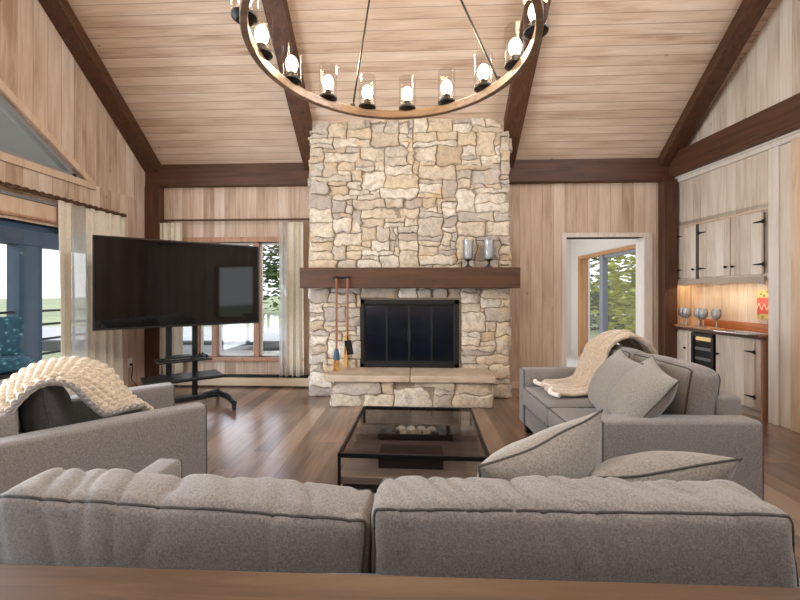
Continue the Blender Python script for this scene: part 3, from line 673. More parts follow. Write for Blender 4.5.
# ------------------------------------------------------------------ curtains, rods, heater, outlet
def curtain(name, x_along, o, u, nrm, W_, ztop, zbot, folds, amp, label, cols, parent_kind=None):
    """pleated panel from o along u, folds bulging along nrm; cols: list of (t0,t1,material,partname)"""
    root = empty(name, o, label=label, cat='curtain')
    u, nrm = Vector(u), Vector(nrm)
    for t0, t1, mat, pn in cols:
        mb = MB(); NU = int(120*(t1-t0))+6; NZ = 14
        g = []
        for j in range(NZ+1):
            z = ztop + (zbot-ztop)*j/NZ; rowv = []
            k_ = j/NZ; a_ = amp*(0.45 + 0.55*min(1, k_*2.0))
            for i in range(NU+1):
                t = t0 + (t1-t0)*i/NU
                ph = t*folds*2*math.pi + 0.5*math.sin(k_*2.1 + t*9)
                d = a_*math.sin(ph) + 0.3*a_*math.sin(2.3*ph + 1)
                rowv.append(mb.bm.verts.new(u*(t*W_ + 0.012*math.sin(ph*0.5 + k_)) + nrm*d + Vector((0, 0, z - o[2]))))
            g.append(rowv)
        for j in range(NZ):
            for i in range(NU): mb.bm.faces.new((g[j][i], g[j][i+1], g[j+1][i+1], g[j+1][i]))
        p = mb.build(pn, mat, root, smooth=80, normals=False)
        md = p.modifiers.new('thick', 'SOLIDIFY'); md.thickness = 0.003
    return root
curtain('curtain', 0, (XL+0.085, 3.77, 0.02), (0, 1, 0), (1, 0, 0), 0.90, 2.235, 0.02, 7, 0.035, 'cream pinch-pleat curtain at the left glazed doors behind the knit throw',
        [(0.0, 0.16, M['curtain'], 'lining'), (0.16, 0.36, M['sheer'], 'sheer_panel'), (0.36, 1.0, M['curtain'], 'drape')])
curtain('curtain', 0, (-1.85, YB-0.085, 0.16), (1, 0, 0), (0, -1, 0), 0.33, 2.25, 0.16, 4, 0.025, 'cream curtain panel between the back window and the stone chimney',
        [(0.0, 0.36, M['sheer'], 'sheer_panel'), (0.36, 1.0, M['curtain'], 'drape')])
curtain('curtain', 0, (-3.56, YB-0.085, 0.16), (1, 0, 0), (0, -1, 0), 0.36, 2.25, 0.16, 4, 0.025, 'cream curtain panel at left end of the back window, mostly behind the television',
        [(0.0, 1.0, M['curtain'], 'drape')])
rd = empty('curtain_rod', (XL+0.085, 2.2, 2.255), label='twisted brown curtain rod above the left glazed doors', cat='curtain rod')
tw = MB(); pts = []
for s_ in (0, math.pi):
    tw.tube([(0.011*math.cos(k*0.5+s_), -2.0+k*0.0125, 0.011*math.sin(k*0.5+s_)) for k in range(357)], 0.015, 6)
tw.build('rod', M['rope'], rd)
MB().lathe([(0, -0.02), (0.02, -0.012), (0.027, 0.0), (0.02, 0.018), (0, 0.026)], seg=14, M=Matrix.Translation((0, 2.47, 0)) @ Matrix.Rotation(R(-90), 4, 'X')).build('finial', M['rope'], rd)
for y in (2.40, 0.0): MB().box(-0.085, 0.0, y, y+0.02, -0.01, 0.01).build('bracket', M['rope'], rd)
rd = empty('curtain_rod', (-2.47, YB-0.085, 2.285), label='thin dark curtain rod above the back window', cat='curtain rod')
MB().tube([(-1.10, 0, 0), (1.12, 0, 0)], 0.014, 10).build('rod', M['rope'], rd)
for x in (-1.0, 1.0): MB().box(x, x+0.02, 0, 0.085, -0.01, 0.01).build('bracket', M['rope'], rd)
ht = empty('baseboard_heater', (-2.4, YB-0.04, 0), label='low beige baseboard heater under the back window', cat='heater')
MB().box(-1.05, 1.03, -0.05, 0.02, 0.02, 0.13).build('body', M['heater'], ht, smooth=0, bevel=0.006)
MB().box(-1.05, 1.03, -0.055, 0.02, 0.145, 0.165).box(-1.05, 1.03, 0.0, 0.02, 0.13, 0.145).build('top_louver', M['iron'], ht, smooth=0, bevel=0.003)
for x in (1.03, -1.09): MB().box(x, x+0.04, -0.055, 0.02, 0.0, 0.17).build('end_cap', M['framewood'], ht, smooth=0, bevel=0.003)
ol = empty('wall_outlet', (XL, 4.87, 0.38), label='white electrical outlet low on the left wall, with black plug and cord', cat='outlet')
MB().box(0, 0.008, -0.04, 0.04, -0.06, 0.06).build('cover_plate', M['white'], ol, bevel=0.003)
MB().box(0.008, 0.03, -0.015, 0.015, -0.04, -0.01).tube([(0.03, 0, -0.025), (0.06, -0.02, -0.05), (0.06, -0.05, -0.2), (0.07, 0.05, -0.33), (0.1, 0.25, -0.37)], 0.005, 6).build('plug_cord', M['black'], ol)

sw = empty('light_switch', (1.84, YB, 1.17), label='small ivory light switch on the board wall left of the doorway', cat='switch')
MB().box(-0.04, 0.04, -0.008, 0, -0.06, 0.06).build('cover_plate', M['heater'], sw, bevel=0.003)
MB().box(-0.008, 0.008, -0.018, -0.008, -0.016, 0.016).build('toggle', M['heater'], sw, bevel=0.002)
# ------------------------------------------------------------------ soft furniture helpers
def crd(h, r, n):
    """sample positions across a rounded side"""
    if h <= r*1.05: return [h*math.sin(math.pi/2*t) for t in [-1+2*i/n for i in range(n+1)]]
    e = [-h, -h+r*0.12, -h+r*0.3, -h+r*0.6]; inner = [-h+r + (2*h-2*r)*i/n for i in range(n+1)]
    return e + inner + [-x for x in reversed(e)]
class Soft:
    """rounded, bulging box; p lives on the surface of a box of half sizes h"""
    def __init__(self, c, size, r, bulge=(0, 0, 0), wr=0.0, fr=(6, 6, 6), seed=0.0, creases=(), M_=None):
        self.c = Vector(c); self.h = Vector(size)/2; self.r = min(r, *(x*0.98 for x in self.h)); self.b = bulge; self.wr = wr; self.fr = Vector(fr); self.s = seed; self.cr = creases; self.M = M_
    def map(self, p):
        h, r = self.h, self.r
        inn = Vector([max(-(h[k]-r), min(h[k]-r, p[k])) for k in range(3)]); d = Vector(p)-inn
        n = d.normalized() if d.length > 1e-9 else Vector((0, 0, 1))
        q = inn + n*r
        t = [p[k]/h[k] for k in range(3)]
        for k in range(3):
            a, b = [j for j in range(3) if j != k]
            q[k] += self.b[k]*t[k]*max(0, 1-t[a]**2)**0.8*max(0, 1-t[b]**2)**0.8
        if self.wr:
            s = Vector((self.s*3.7, self.s*1.3, self.s*7.1))
            al_, ac_ = q[0]*0.80 + q[1]*0.45 + q[2]*0.25, -q[0]*0.50 + q[1]*0.80 + q[2]*0.3     # creases run aslant to the seams
            v = Vector((al_*self.fr[0], ac_*self.fr[1]*0.35, q[2]*self.fr[2])) + s
            w = noise.noise(v*0.55) + 0.35*noise.noise(v*1.9)
            rid = (1-abs(noise.noise(v*0.8 + Vector((5, 3, 1)))))**8
            q += n*self.wr*(0.8*w - 1.3*rid + 0.3)*(0.4 + 0.8*abs(n.z))
        for (px, py, pz, dx, dy, dz, wd, ln, am) in self.cr:
            rel = q-Vector((px, py, pz)); dr = Vector((dx, dy, dz)).normalized(); al = rel.dot(dr); pe = (rel - dr*al).length
            q += n*am*math.exp(-(pe/wd)**2)*math.exp(-(al/ln)**2)
        q += self.c
        return self.M @ q if self.M else q
    def mesh(self, mb, n=(10, 10, 10)):
        co = [crd(self.h[k], self.r, n[k]) for k in range(3)]
        for k in range(3):
            a, b = [j for j in range(3) if j != k]
            for sgn in (-1, 1):
                g = []
                for x in co[a]:
                    rowv = []
                    for y in co[b]:
                        p = [0, 0, 0]; p[k] = sgn*self.h[k]; p[a] = x; p[b] = y
                        rowv.append(mb.bm.verts.new(self.map(p)))
                    g.append(rowv)
                for i in range(len(g)-1):
                    for j in range(len(g[0])-1): mb.bm.faces.new((g[i][j], g[i+1][j], g[i+1][j+1], g[i][j+1]))
        return mb
    def seam(self, mb, k, sgn, r=0.006, n=24, seg=6):
        """piping along the box edge loop of face (axis k, sign)"""
        a, b = [j for j in range(3) if j != k]; pts = []
        ca, cb = crd(self.h[a], self.r, n), crd(self.h[b], self.r, n)
        loop = [(x, -self.h[b]) for x in ca[:-1]] + [(self.h[a], y) for y in cb[:-1]] + [(x, self.h[b]) for x in reversed(ca[1:])] + [(-self.h[a], y) for y in reversed(cb[1:])]
        for x, y in loop:
            p = [0, 0, 0]; p[k] = sgn*self.h[k]; p[a] = x; p[b] = y
            pts.append(self.map(p))
        mb.tube(pts, r, seg, closed=True); return mb

def soft_part(name, root, c, size, r, bulge, mat, n=(10, 10, 10), wr=0.0, fr=(6, 6, 6), seed=0.0, seams=(), pr=0.006, label=None, M_=None, creases=(), sn=24):
    s = Soft(c, size, r, bulge, wr, fr, seed, creases, M_)
    o = s.mesh(MB(), n).build(name, mat, root, smooth=75, merge=1e-5, label=label)
    if seams:
        for k, sg in seams: s.seam(MB(), k, sg, pr, sn).build('piping', M['piping'], o, smooth=60)
    return o

def legs(root, xs, ys, h, mat):
    for x in xs:
        for y in ys: MB().box(x-0.03, x+0.03, y-0.03, y+0.03, 0, h).build('leg', mat, root, bevel=0.004)

def sofa(root, Wd, D, aw, ah, bt, bh, sh, nseat, bc_h, bc_t, front_cushions=True, wr=0.006, cush=None):
    """local: +Y faces forward, origin at floor centre"""
    hx, hy = Wd/2, D/2
    legs(root, (-hx+0.07, hx-0.07), (-hy+0.07, hy-0.07), 0.09, M['black'])
    soft_part('base', root, (0, 0.0, 0.18), (Wd-0.02, D-0.04, 0.20), 0.02, (0, 0.004, 0), M['sofa'], (6, 6, 3))
    for s in (-1, 1):
        soft_part('arm', root, (s*(hx-aw/2), 0.0, (ah+0.085)/2), (aw, D, ah-0.085), 0.022, (0.006, 0.004, 0.004), M['sofa'], (4, 10, 8), 0.002, seams=((1, 1), (1, -1)) if True else (), pr=0.005)
    soft_part('backrest', root, (0, -hy+bt/2, (bh+0.085)/2), (Wd-2*aw+0.02, bt, bh-0.085), 0.03, (0, 0.006, 0.004), M['sofa'], (14, 4, 8), 0.002)
    inner = Wd-2*aw-0.01; cw = inner/nseat
    for k in range(nseat):
        cx = -inner/2 + cw*(k+0.5)
        soft_part('seat_cushion', root, (cx, bt/2+0.02, sh-0.07), (cw-0.008, D-bt-0.01, 0.16), 0.03, (0.004, 0.012, 0.022), M['sofa'], (12, 12, 4), 0.004, (5, 5, 5), k+1.0, seams=((2, 1), (2, -1)))
    if cush is None:
        for k in range(nseat):
            cx = -inner/2 + cw*(k+0.5)
            T = Matrix.Translation((cx, -hy+bt+bc_t/2+0.01, sh+0.01)) @ Matrix.Rotation(R(9), 4, 'X')
            soft_part('back_cushion', root, (0, 0, bc_h/2), (cw-0.012, bc_t, bc_h), 0.05, (0.006, 0.045, 0.02), M['sofa'], (16, 6, 14), wr, (7, 7, 7), 3.3+k, seams=((1, 1), (1, -1)), M_=T)

# foreground sofa, seen from behind
FS = (-0.07, 1.205, 0)
fs = empty('sofa', FS, label='grey fabric sofa in front of the wood console, its two back cushions seen from behind', cat='sofa')
sofa(fs, 2.10, 0.87, 0.11, 0.58, 0.12, 0.66, 0.43, 2, 0.4, 0.22, cush=False)
by = 0.958-FS[1]            # cushion centre in y
soft_part('back_cushion', fs, (0, 0, 0), (0.915, 0.175, 0.40), 0.028, (0.004, 0.022, 0.010), M['sofa'], (90, 18, 30), 0.009, (19, 12, 4), 1.0, seams=((1, 1), (1, -1)), pr=0.004,
          M_=Matrix.Translation((-0.572-FS[0], by, 0.594)) @ Matrix.Rotation(R(2.5), 4, 'Y') @ Matrix.Rotation(R(-3), 4, 'X'), sn=80)
soft_part('back_cushion', fs, (0, 0, 0), (0.945, 0.18, 0.39), 0.028, (0.004, 0.022, 0.010), M['sofa'], (90, 18, 30), 0.008, (19, 12, 4), 2.0, seams=((1, 1), (1, -1)), pr=0.004,
          M_=Matrix.Translation((0.370-FS[0], by, 0.612)) @ Matrix.Rotation(R(-0.5), 4, 'Y') @ Matrix.Rotation(R(-3), 4, 'X'), sn=80)

# console table right behind it
ct = empty('console_table', (0, 0.52, 0), label='long brown wood console table against the back of the grey sofa, nearest the camera', cat='console table')
MB().box(-1.3, 1.25, -0.2, 0.215, 0.72, 0.76).build('table_top', M['console'], ct, smooth=0, bevel=0.005)
MB().box(-1.2, 1.15, -0.16, 0.17, 0.64, 0.72).build('apron', M['console'], ct, smooth=0, bevel=0.003)
for x in (-1.2, 1.15):
    for y in (-0.15, 0.16): MB().box(x-.03, x+.03, y-.03, y+.03, 0, 0.72).build('leg', M['console'], ct, smooth=0, bevel=0.004)

# armchair on the left
fdir = R(43.8); fd = Vector((math.sin(fdir), math.cos(fdir), 0)); sd = Vector((math.cos(fdir), -math.sin(fdir), 0))
CW, CD, CA = 0.88, 0.98, 0.14
corner = Vector((-1.285, 2.335, 0))          # front outer corner of the near arm
cc = corner - fd*CD/2 - sd*CW/2
ac = empty('armchair', cc, -fdir, label='grey fabric armchair turned towards the fireplace, with cream knit throw over its back', cat='armchair')
sofa(ac, CW, CD, CA, 0.60, 0.14, 0.70, 0.42, 1, 0.42, 0.22, wr=0.004, cush=False)
# right loveseat
RS = Vector((1.44, 2.93, 0))
ls = empty('loveseat', RS, R(91.5), label='grey two-seat sofa at right, side-on before the bar nook, with plush beige throw', cat='sofa')
sofa(ls, 1.54, 0.88, 0.14, 0.592, 0.14, 0.70, 0.43, 2, 0.41, 0.20, wr=0.004)

# ------------------------------------------------------------------ throw pillows
def pillow(name, loc, rot, W_, H_, T, mat, label, seed, cat='pillow', group='grey throw pillows', N_=26, wr=0.008):
    root = empty(name, loc, label=label, cat=cat, group=group, rot=rot)
    def P(u, v, s):
        x = u*W_/2*(1-0.10*(1-v*v)*abs(u)**2); z = v*H_/2*(1-0.10*(1-u*u)*abs(v)**2)
        th = T/2*max(0, (1-u**2))**0.55*max(0, (1-v**2))**0.55
        q = Vector((x*4.5+seed*9, s*2+seed, z*4.5))
        e = max(abs(u), abs(v))
        w = (noise.noise(q) + 0.5*noise.noise(q*2.3))*wr*(1 if th > 0.001 else 0)
        edge = 0.010*noise.noise(Vector((x*6+seed*3, z*6, 1.0)))*e**3
        return Vector((x, s*(th + w*min(1, th/0.02)) + edge, z))
    mb = MB()
    t = [math.sin((-1+2*i/N_)*math.pi/2) for i in range(N_+1)]
    for s in (-1, 1):
        g = [[mb.bm.verts.new(P(u, v, s)) for v in t] for u in t]
        for i in range(N_):
            for j in range(N_): mb.bm.faces.new((g[i][j], g[i+1][j], g[i+1][j+1], g[i][j+1]))
    mb.build('cover', mat, root, smooth=75, merge=1e-5)
    lp = [P(u, -1, 1) for u in t[:-1]] + [P(1, v, 1) for v in t[:-1]] + [P(u, 1, 1) for u in reversed(t[1:])] + [P(-1, v, 1) for v in reversed(t[1:])]
    MB().tube(lp, 0.004, 6, closed=True).build('piping', M['piping'] if mat is not M['darkpillow'] else mat, root)
    return root
pillow('throw_pillow', (0.385, 1.25, 0.665), (R(20), R(-9), R(30)), 0.52, 0.44, 0.25, M['pillow'], 'grey throw pillow tilted upright at the centre of the foreground sofa', 1.0, wr=0.012)
pillow('throw_pillow', (0.735, 1.27, 0.637), (R(38), R(-6), R(6)), 0.46, 0.38, 0.24, M['pillow'], 'grey throw pillow slumped low against the arm of the foreground sofa', 2.0, wr=0.012)
pillow('throw_pillow', (1.36, 2.70, 0.665), (R(26), R(-4), R(78)), 0.46, 0.46, 0.24, M['pillow'], 'grey throw pillow on the right loveseat nearest the beige throw', 3.0, wr=0.01)
pillow('throw_pillow', (1.36, 2.40, 0.665), (R(34), R(-8), R(74)), 0.46, 0.46, 0.25, M['pillow'], 'grey throw pillow leaning in front on the near end of the right loveseat', 4.0, wr=0.01)
pl = pillow('lumbar_pillow', (cc + fd*(-0.235) + sd*0.02 + Vector((0, 0, 0.62))), (R(6), 0, -fdir), 0.52, 0.40, 0.22, M['darkpillow'], 'charcoal pillow tucked under the knit throw on the left armchair', 5.0)
del pl['group']

# ------------------------------------------------------------------ throws
def spline(pts, n):
    out = []
    P = [Vector(p) for p in pts]; P = [P[0]*2-P[1]] + P + [P[-1]*2-P[-2]]
    for i in range(1, len(P)-2):
        for k in range(n):
            t = k/n; a, b, c, d = P[i-1], P[i], P[i+1], P[i+2]
            out.append(0.5*((2*b) + (c-a)*t + (2*a-5*b+4*c-d)*t*t + (3*b-a-3*c+d)*t**3))
    out.append(P[-2]); return out
def resample(pts, n):
    L_ = [0]
    for a, b in zip(pts, pts[1:]): L_.append(L_[-1]+(b-a).length)
    out = []; j = 0
    for i in range(n+1):
        s = L_[-1]*i/n
        while j < len(pts)-2 and L_[j+1] < s: j += 1
        t = (s-L_[j])/max(1e-9, L_[j+1]-L_[j]); out.append(pts[j].lerp(pts[j+1], t))
    return out, L_[-1]
# knit throw over the armchair back: profiles (forward, height) at several stations across the chair (side: + is near arm)
th = empty('knit_throw', cc, -fdir, label='chunky cream knit throw with grey edge, draped over the left armchair back', cat='throw blanket')
stations = [  # side x, list of (forward y, z)
    (0.30, [(-0.54, 0.46), (-0.50, 0.54), (-0.42, 0.66), (-0.36, 0.77), (-0.286, 0.835), (-0.19, 0.815), (-0.11, 0.70), (-0.03, 0.625), (0.12, 0.61)]),
    (0.22, [(-0.55, 0.46), (-0.52, 0.58), (-0.42, 0.69), (-0.34, 0.80), (-0.24, 0.845), (-0.13, 0.835), (-0.04, 0.75), (0.06, 0.66), (0.16, 0.60)]),
    (0.10, [(-0.56, 0.46), (-0.53, 0.64), (-0.43, 0.75), (-0.31, 0.855), (-0.20, 0.89), (-0.10, 0.885), (0.0, 0.80), (0.10, 0.66), (0.22, 0.52)]),
    (-0.04, [(-0.56, 0.46), (-0.53, 0.66), (-0.43, 0.77), (-0.31, 0.865), (-0.20, 0.90), (-0.10, 0.895), (0.01, 0.82), (0.11, 0.66), (0.25, 0.475)]),
    (-0.27, [(-0.56, 0.48), (-0.53, 0.67), (-0.43, 0.77), (-0.31, 0.85), (-0.20, 0.875), (-0.10, 0.86), (0.0, 0.77), (0.10, 0.60), (0.25, 0.47)]),
]
NV, NU = 300, 150
rows_ = [resample(spline([Vector((x, y+0.03, z-0.03 if z > 0.62 else z)) for y, z in pr_], 8), NV)[0] for x, pr_ in stations]
def kpos(u, v):
    i = min(NV, int(round(v*NV))); s = u*(len(rows_)-1); k = min(len(rows_)-2, int(s)); t = s-k; t = t*t*(3-2*t)*0.3 + t*0.7
    return rows_[k][i].lerp(rows_[k+1][i], t)
def knit(u0, u1, mat, name):
    mb = MB(); n_ = int(NU*(u1-u0)); base = [[kpos(u0+(u1-u0)*i/n_, j/NV) for j in range(NV+1)] for i in range(n_+1)]
    g = []
    for i in range(n_+1):
        r_ = []
        for j in range(NV+1):
            a = base[min(i+1, n_)][j]-base[max(i-1, 0)][j]; b_ = base[i][min(j+1, NV)]-base[i][max(j-1, 0)]
            nn_ = a.cross(b_).normalized()
            if nn_.z < 0 and j > NV*0.2: nn_ = -nn_
            if j <= NV*0.2 and nn_.y > 0: nn_ = -nn_
            u, v = u0+(u1-u0)*i/n_, j/NV
            U, V = u*14, v*27
            cell = U - math.floor(U)
            sl_ = V + (abs(cell-0.5))*0.9
            h_ = 0.030*(abs(math.sin(math.pi*U))**0.6)*(0.35+0.65*abs(math.sin(math.pi*sl_))**0.7)
            r_.append(mb.bm.verts.new(base[i][j] + nn_*(h_ + 0.012 + 0.012*noise.noise(base[i][j]*6))))
        g.append(r_)
    for i in range(n_):
        for j in range(NV): mb.bm.faces.new((g[i][j], g[i+1][j], g[i+1][j+1], g[i][j+1]))
    o = mb.build(name, mat, th, smooth=80, normals=True)
    md = o.modifiers.new('thick', 'SOLIDIFY'); md.thickness = 0.014; md.offset = -1
    return o
knit(0.05, 1.0, M['knit'], 'knit_body')
knit(0.0, 0.05, M['knitedge'], 'knit_border')

# plush throw on the loveseat (local frame of the loveseat)
tp = empty('plush_throw', RS, R(91.5), label='beige plush throw with cream underside over the far end of the right loveseat', cat='throw blanket')
pst = [
    (0.16, [(-0.49, 0.62), (-0.485, 0.74), (-0.42, 0.85), (-0.27, 0.925), (-0.13, 0.86), (-0.06, 0.70), (-0.0, 0.52), (0.14, 0.475), (0.30, 0.475)]),
    (0.32, [(-0.49, 0.58), (-0.485, 0.74), (-0.42, 0.87), (-0.27, 0.95), (-0.12, 0.87), (-0.04, 0.70), (0.02, 0.53), (0.16, 0.48), (0.36, 0.48)]),
    (0.48, [(-0.49, 0.58), (-0.485, 0.74), (-0.42, 0.86), (-0.27, 0.93), (-0.12, 0.84), (-0.03, 0.66), (0.03, 0.52), (0.16, 0.48), (0.34, 0.48)]),
    (0.61, [(-0.49, 0.62), (-0.485, 0.73), (-0.42, 0.82), (-0.28, 0.88), (-0.14, 0.80), (-0.06, 0.64), (0.0, 0.53), (0.12, 0.49), (0.26, 0.485)]),
]
NV2, NU2 = 90, 48
r2 = [resample(spline([Vector((x, y, z)) for y, z in pr_], 8), NV2)[0] for x, pr_ in pst]
mb = MB(); g = []
for i in range(NU2+1):
    u = i/NU2; s = u*(len(r2)-1); k = min(len(r2)-2, int(s)); t = s-k; rw_ = []
    for j in range(NV2+1):
        p = r2[k][j].lerp(r2[k+1][j], t); v = j/NV2
        f_ = 0.022*math.sin(u*26 + 1.5*math.sin(v*4)) * (0.4+0.6*math.sin(math.pi*min(1, v*1.2))) + 0.012*noise.noise(p*9) + 0.006*noise.noise(p*30)
        rw_.append(mb.bm.verts.new(p + Vector((0, 0.6*f_, 0.8*abs(f_)+0.012))))
    g.append(rw_)
for i in range(NU2):
    for j in range(NV2): mb.bm.faces.new((g[i][j], g[i+1][j], g[i+1][j+1], g[i][j+1]))
o = mb.build('throw_body', M['throw'], tp, smooth=80)
md = o.modifiers.new('thick', 'SOLIDIFY'); md.thickness = 0.02; md.offset = 0
ed = [g_ for g_ in [tuple(x) for x in [(0.13+0.51*i/20, 0.315+0.035*math.sin(i*0.45), 0.492) for i in range(21)]]]
MB().tube(ed, 0.018, 8).build('fleece_hem', M['fleece'], tp, label='cream fleece underside turned over at the hem')

# ------------------------------------------------------------------ coffee table
tb = empty('coffee_table', (0.0, 2.43, 0), R(-1.6), label='square black metal coffee table with grey glass top and lower shelf', cat='coffee table')
TW, TD, TH_ = 0.80, 0.85, 0.45
fr = MB(); q = 0.016
for y in (-TD/2, TD/2-q): fr.box(-TW/2, TW/2, y, y+q, TH_-0.024, TH_)
for x in (-TW/2, TW/2-q): fr.box(x, x+q, -TD/2, TD/2, TH_-0.024, TH_)
fr.build('top_frame', M['black'], tb, smooth=0, bevel=0.002)
for x in (-TW/2, TW/2-q):
    for y in (-TD/2, TD/2-q): MB().box(x, x+q, y, y+q, 0, TH_-0.024).build('leg', M['black'], tb, smooth=0, bevel=0.002)
MB().box(-TW/2+q, TW/2-q, -TD/2+q, TD/2-q, TH_-0.012, TH_-0.004).build('glass_top', M['tableglass'], tb, smooth=0, label='grey tinted glass top')
MB().box(-TW/2+.005, TW/2-.005, -TD/2+.005, TD/2-.005, 0.285, 0.325).build('shelf', M['shelfwood'], tb, smooth=0, bevel=0.003)
MB().box(-TW/2+.02, TW/2-.02, -TD/2+.03, TD/2-.03, 0.17, 0.285).build('drawer_box', plain('charcoal_drawer', srgb(48, 45, 44), 0.5), tb, smooth=0, bevel=0.003)
for y in (-TD/2+.005, TD/2-q-.005): MB().box(-TW/2+q, TW/2-q, y+.004, y+q-.004, 0.02, 0.04).build('stretcher', M['black'], tb, smooth=0)
bx = empty('storage_box', (-0.02, 2.20, 0.325), R(-1), label='dark flat box on the coffee table shelf, near its front edge', cat='box')
MB().box(-0.185, 0.175, -0.08, 0.09, 0, 0.045).build('box_body', plain('dark_brown_lacquer', srgb(38, 30, 28), 0.4, 0, 0.2), bx, bevel=0.004)
MB().box(-0.188, 0.178, -0.083, 0.093, 0.045, 0.066).build('lid', plain('dark_lacquer_lid', srgb(30, 25, 24), 0.35, 0, 0.2), bx, bevel=0.004)
ty = empty('tray', (0.0, 2.62, 0.325), R(-1), label='dark rectangular tray of shells on the coffee table shelf', cat='tray')
tm = MB().box(-0.245, 0.245, -0.09, 0.09, 0, 0.012)
for a in ((-0.245, 0.245, -0.09, -0.08), (-0.245, 0.245, 0.08, 0.09), (-0.245, -0.235, -0.09, 0.09), (0.235, 0.245, -0.09, 0.09)): tm.box(*a, 0.0, 0.04)
tm.build('tray_body', plain('dark_tray', srgb(40, 36, 36), 0.4, 0, 0.15), ty, bevel=0.002)
MB().box(-0.2, -0.135, -0.05, 0.05, 0.012, 0.055).build('tray_block', plain('slate_block', srgb(46, 50, 56), 0.5), ty, bevel=0.006)
MB().box(0.15, 0.2, -0.05, 0.05, 0.012, 0.055).build('tray_block', plain('slate_block_right', srgb(46, 50, 56), 0.5), ty, bevel=0.006)
shm = plain('shell_white', srgb(224, 212, 198), 0.5, 0, 0.12, 60); shm2 = plain('shell_tan', srgb(196, 160, 112), 0.5, 0, 0.2, 60)
sh_desc = ['white shell at left end of the tray row', 'white shell second from left in the tray', 'white shell in the middle of the tray', 'white shell second from right in the tray', 'tan shell front left in the tray', 'tan shell front centre in the tray', 'tan shell front right in the tray']
for k, (x, y, s_) in enumerate([(-0.10, 0.035, 1.15), (-0.03, 0.037, 1.2), (0.04, 0.035, 1.15), (0.108, 0.035, 1.1), (-0.075, -0.038, 1.2), (0.0, -0.04, 1.25), (0.078, -0.038, 1.2)]):
    mb = MB(); n_ = 16
    prof = [(0.002, 0.0), (0.014, 0.004), (0.026, 0.012), (0.024, 0.022), (0.016, 0.03), (0.006, 0.034), (0.0, 0.036)]
    for r_, z in []: pass
    mb.lathe([(r_*s_, z*s_) for r_, z in prof], seg=20)
    for v in mb.bm.verts:
        a = math.atan2(v.co.y, v.co.x); f_ = 1+0.10*math.cos(9*a); v.co.x *= f_*1.2; v.co.y *= f_*0.9
    o = mb.build('seashell', shm if k < 4 else shm2, None, smooth=70, label=sh_desc[k], cat='shell', group='shells in the tray')
    o.location = Matrix.Translation((0.0, 2.62, 0.337)) @ Vector((x, y, 0)); o.rotation_euler = (0, 0, k*1.3)

# ------------------------------------------------------------------ television on its cart
tdir = Vector((1.22, 1.02, 0)).normalized(); trz = math.atan2(tdir.y, tdir.x)
TC = Vector((-2.54, 4.15, 0))
tv = empty('television', (TC.x, TC.y, 0.92), trz, label='large flat black television on a rolling stand before the back window', cat='television')
TVW, TVH = 1.60, 0.94
MB().box(-TVW/2, TVW/2, -0.012, 0.03, 0.0, TVH).build('bezel', M['tvbody'], tv, smooth=0, bevel=0.004)
MB().box(-TVW/2+0.012, TVW/2-0.012, -0.0135, -0.012, 0.022, TVH-0.012).build('screen', M['tvscreen'], tv, smooth=0)
MB().box(-0.45, 0.45, 0.03, 0.065, 0.12, 0.70).build('rear_housing', M['tvbody'], tv, smooth=0, bevel=0.01)
cart = empty('tv_cart', (TC.x, TC.y, 0), trz, label='black rolling television cart with two posts, shelves and casters', cat='tv stand')
for x in (-0.14, 0.12):
    MB().box(x-0.028, x+0.028, 0.12, 0.16, 0.06, 1.55).build('post', M['black'], cart, smooth=0, bevel=0.006)
MB().box(-0.3, 0.3, 0.065, 0.12, 1.2, 1.26).box(-0.3, 0.3, 0.065, 0.12, 1.42, 1.48).build('mount_bracket', M['black'], cart, smooth=0, bevel=0.004)
MB().box(-0.40, 0.36, -0.18, 0.20, 0.34, 0.375).build('shelf', M['black'], cart, smooth=0, bevel=0.008, label='wide black equipment shelf')
MB().box(-0.27, 0.25, -0.14, 0.16, 0.545, 0.565).build('shelf', M['black'], cart, smooth=0, bevel=0.006)
MB().box(-0.24, 0.24, 0.09, 0.19, 0.06, 0.12).build('base_beam', M['black'], cart, smooth=0, bevel=0.008)
for x in (-0.42, 0.42):
    MB().tube([(x*0.5, 0.14, 0.095), (x*0.9, 0.05, 0.105), (x, -0.12, 0.10), (x, -0.38, 0.085)], [0.032, 0.034, 0.034, 0.026], 10).build('foot', M['black'], cart)
    MB().tube([(x*0.5, 0.14, 0.095), (x*0.9, 0.25, 0.10), (x, 0.40, 0.085)], [0.03, 0.032, 0.026], 10).build('foot', M['black'], cart)
    for y in (-0.36, 0.38):
        k_ = MB(); k_.lathe([(0.0, -0.015), (0.03, -0.015), (0.033, 0.0), (0.03, 0.015), (0.0, 0.015)], seg=18, M=Matrix.Translation((x, y, 0.033)) @ Matrix.Rotation(R(90), 4, 'Y'))
        k_.box(x-0.02, x-0.016, y-0.012, y+0.012, 0.03, 0.085).box(x+0.016, x+0.02, y-0.012, y+0.012, 0.03, 0.085).box(x-0.02, x+0.02, y-0.012, y+0.012, 0.068, 0.085)
        k_.build('caster', M['black'], cart)
cl = MB()
gbx = empty('media_box', (TC.x, TC.y, 0.565), trz, label='small black media box on the upper cart shelf under the television', cat='electronics')
MB().box(-0.18, 0.06, -0.08, 0.10, 0, 0.035).build('box_body', M['black'], gbx, smooth=0, bevel=0.004)
MB().box(-0.16, 0.04, -0.082, -0.08, 0.012, 0.018).build('display_strip', M['steel'], gbx, smooth=0)
gc = empty('game_controller', (TC.x, TC.y, 0.565), trz, label='black game controller on the right end of the upper cart shelf', cat='controller')
MB().tube([(0.10, -0.10, 0.02), (0.13, -0.05, 0.03), (0.17, -0.05, 0.03), (0.20, -0.10, 0.02)], [0.018, 0.022, 0.022, 0.018], 8).build('controller_body', M['black'], gc)
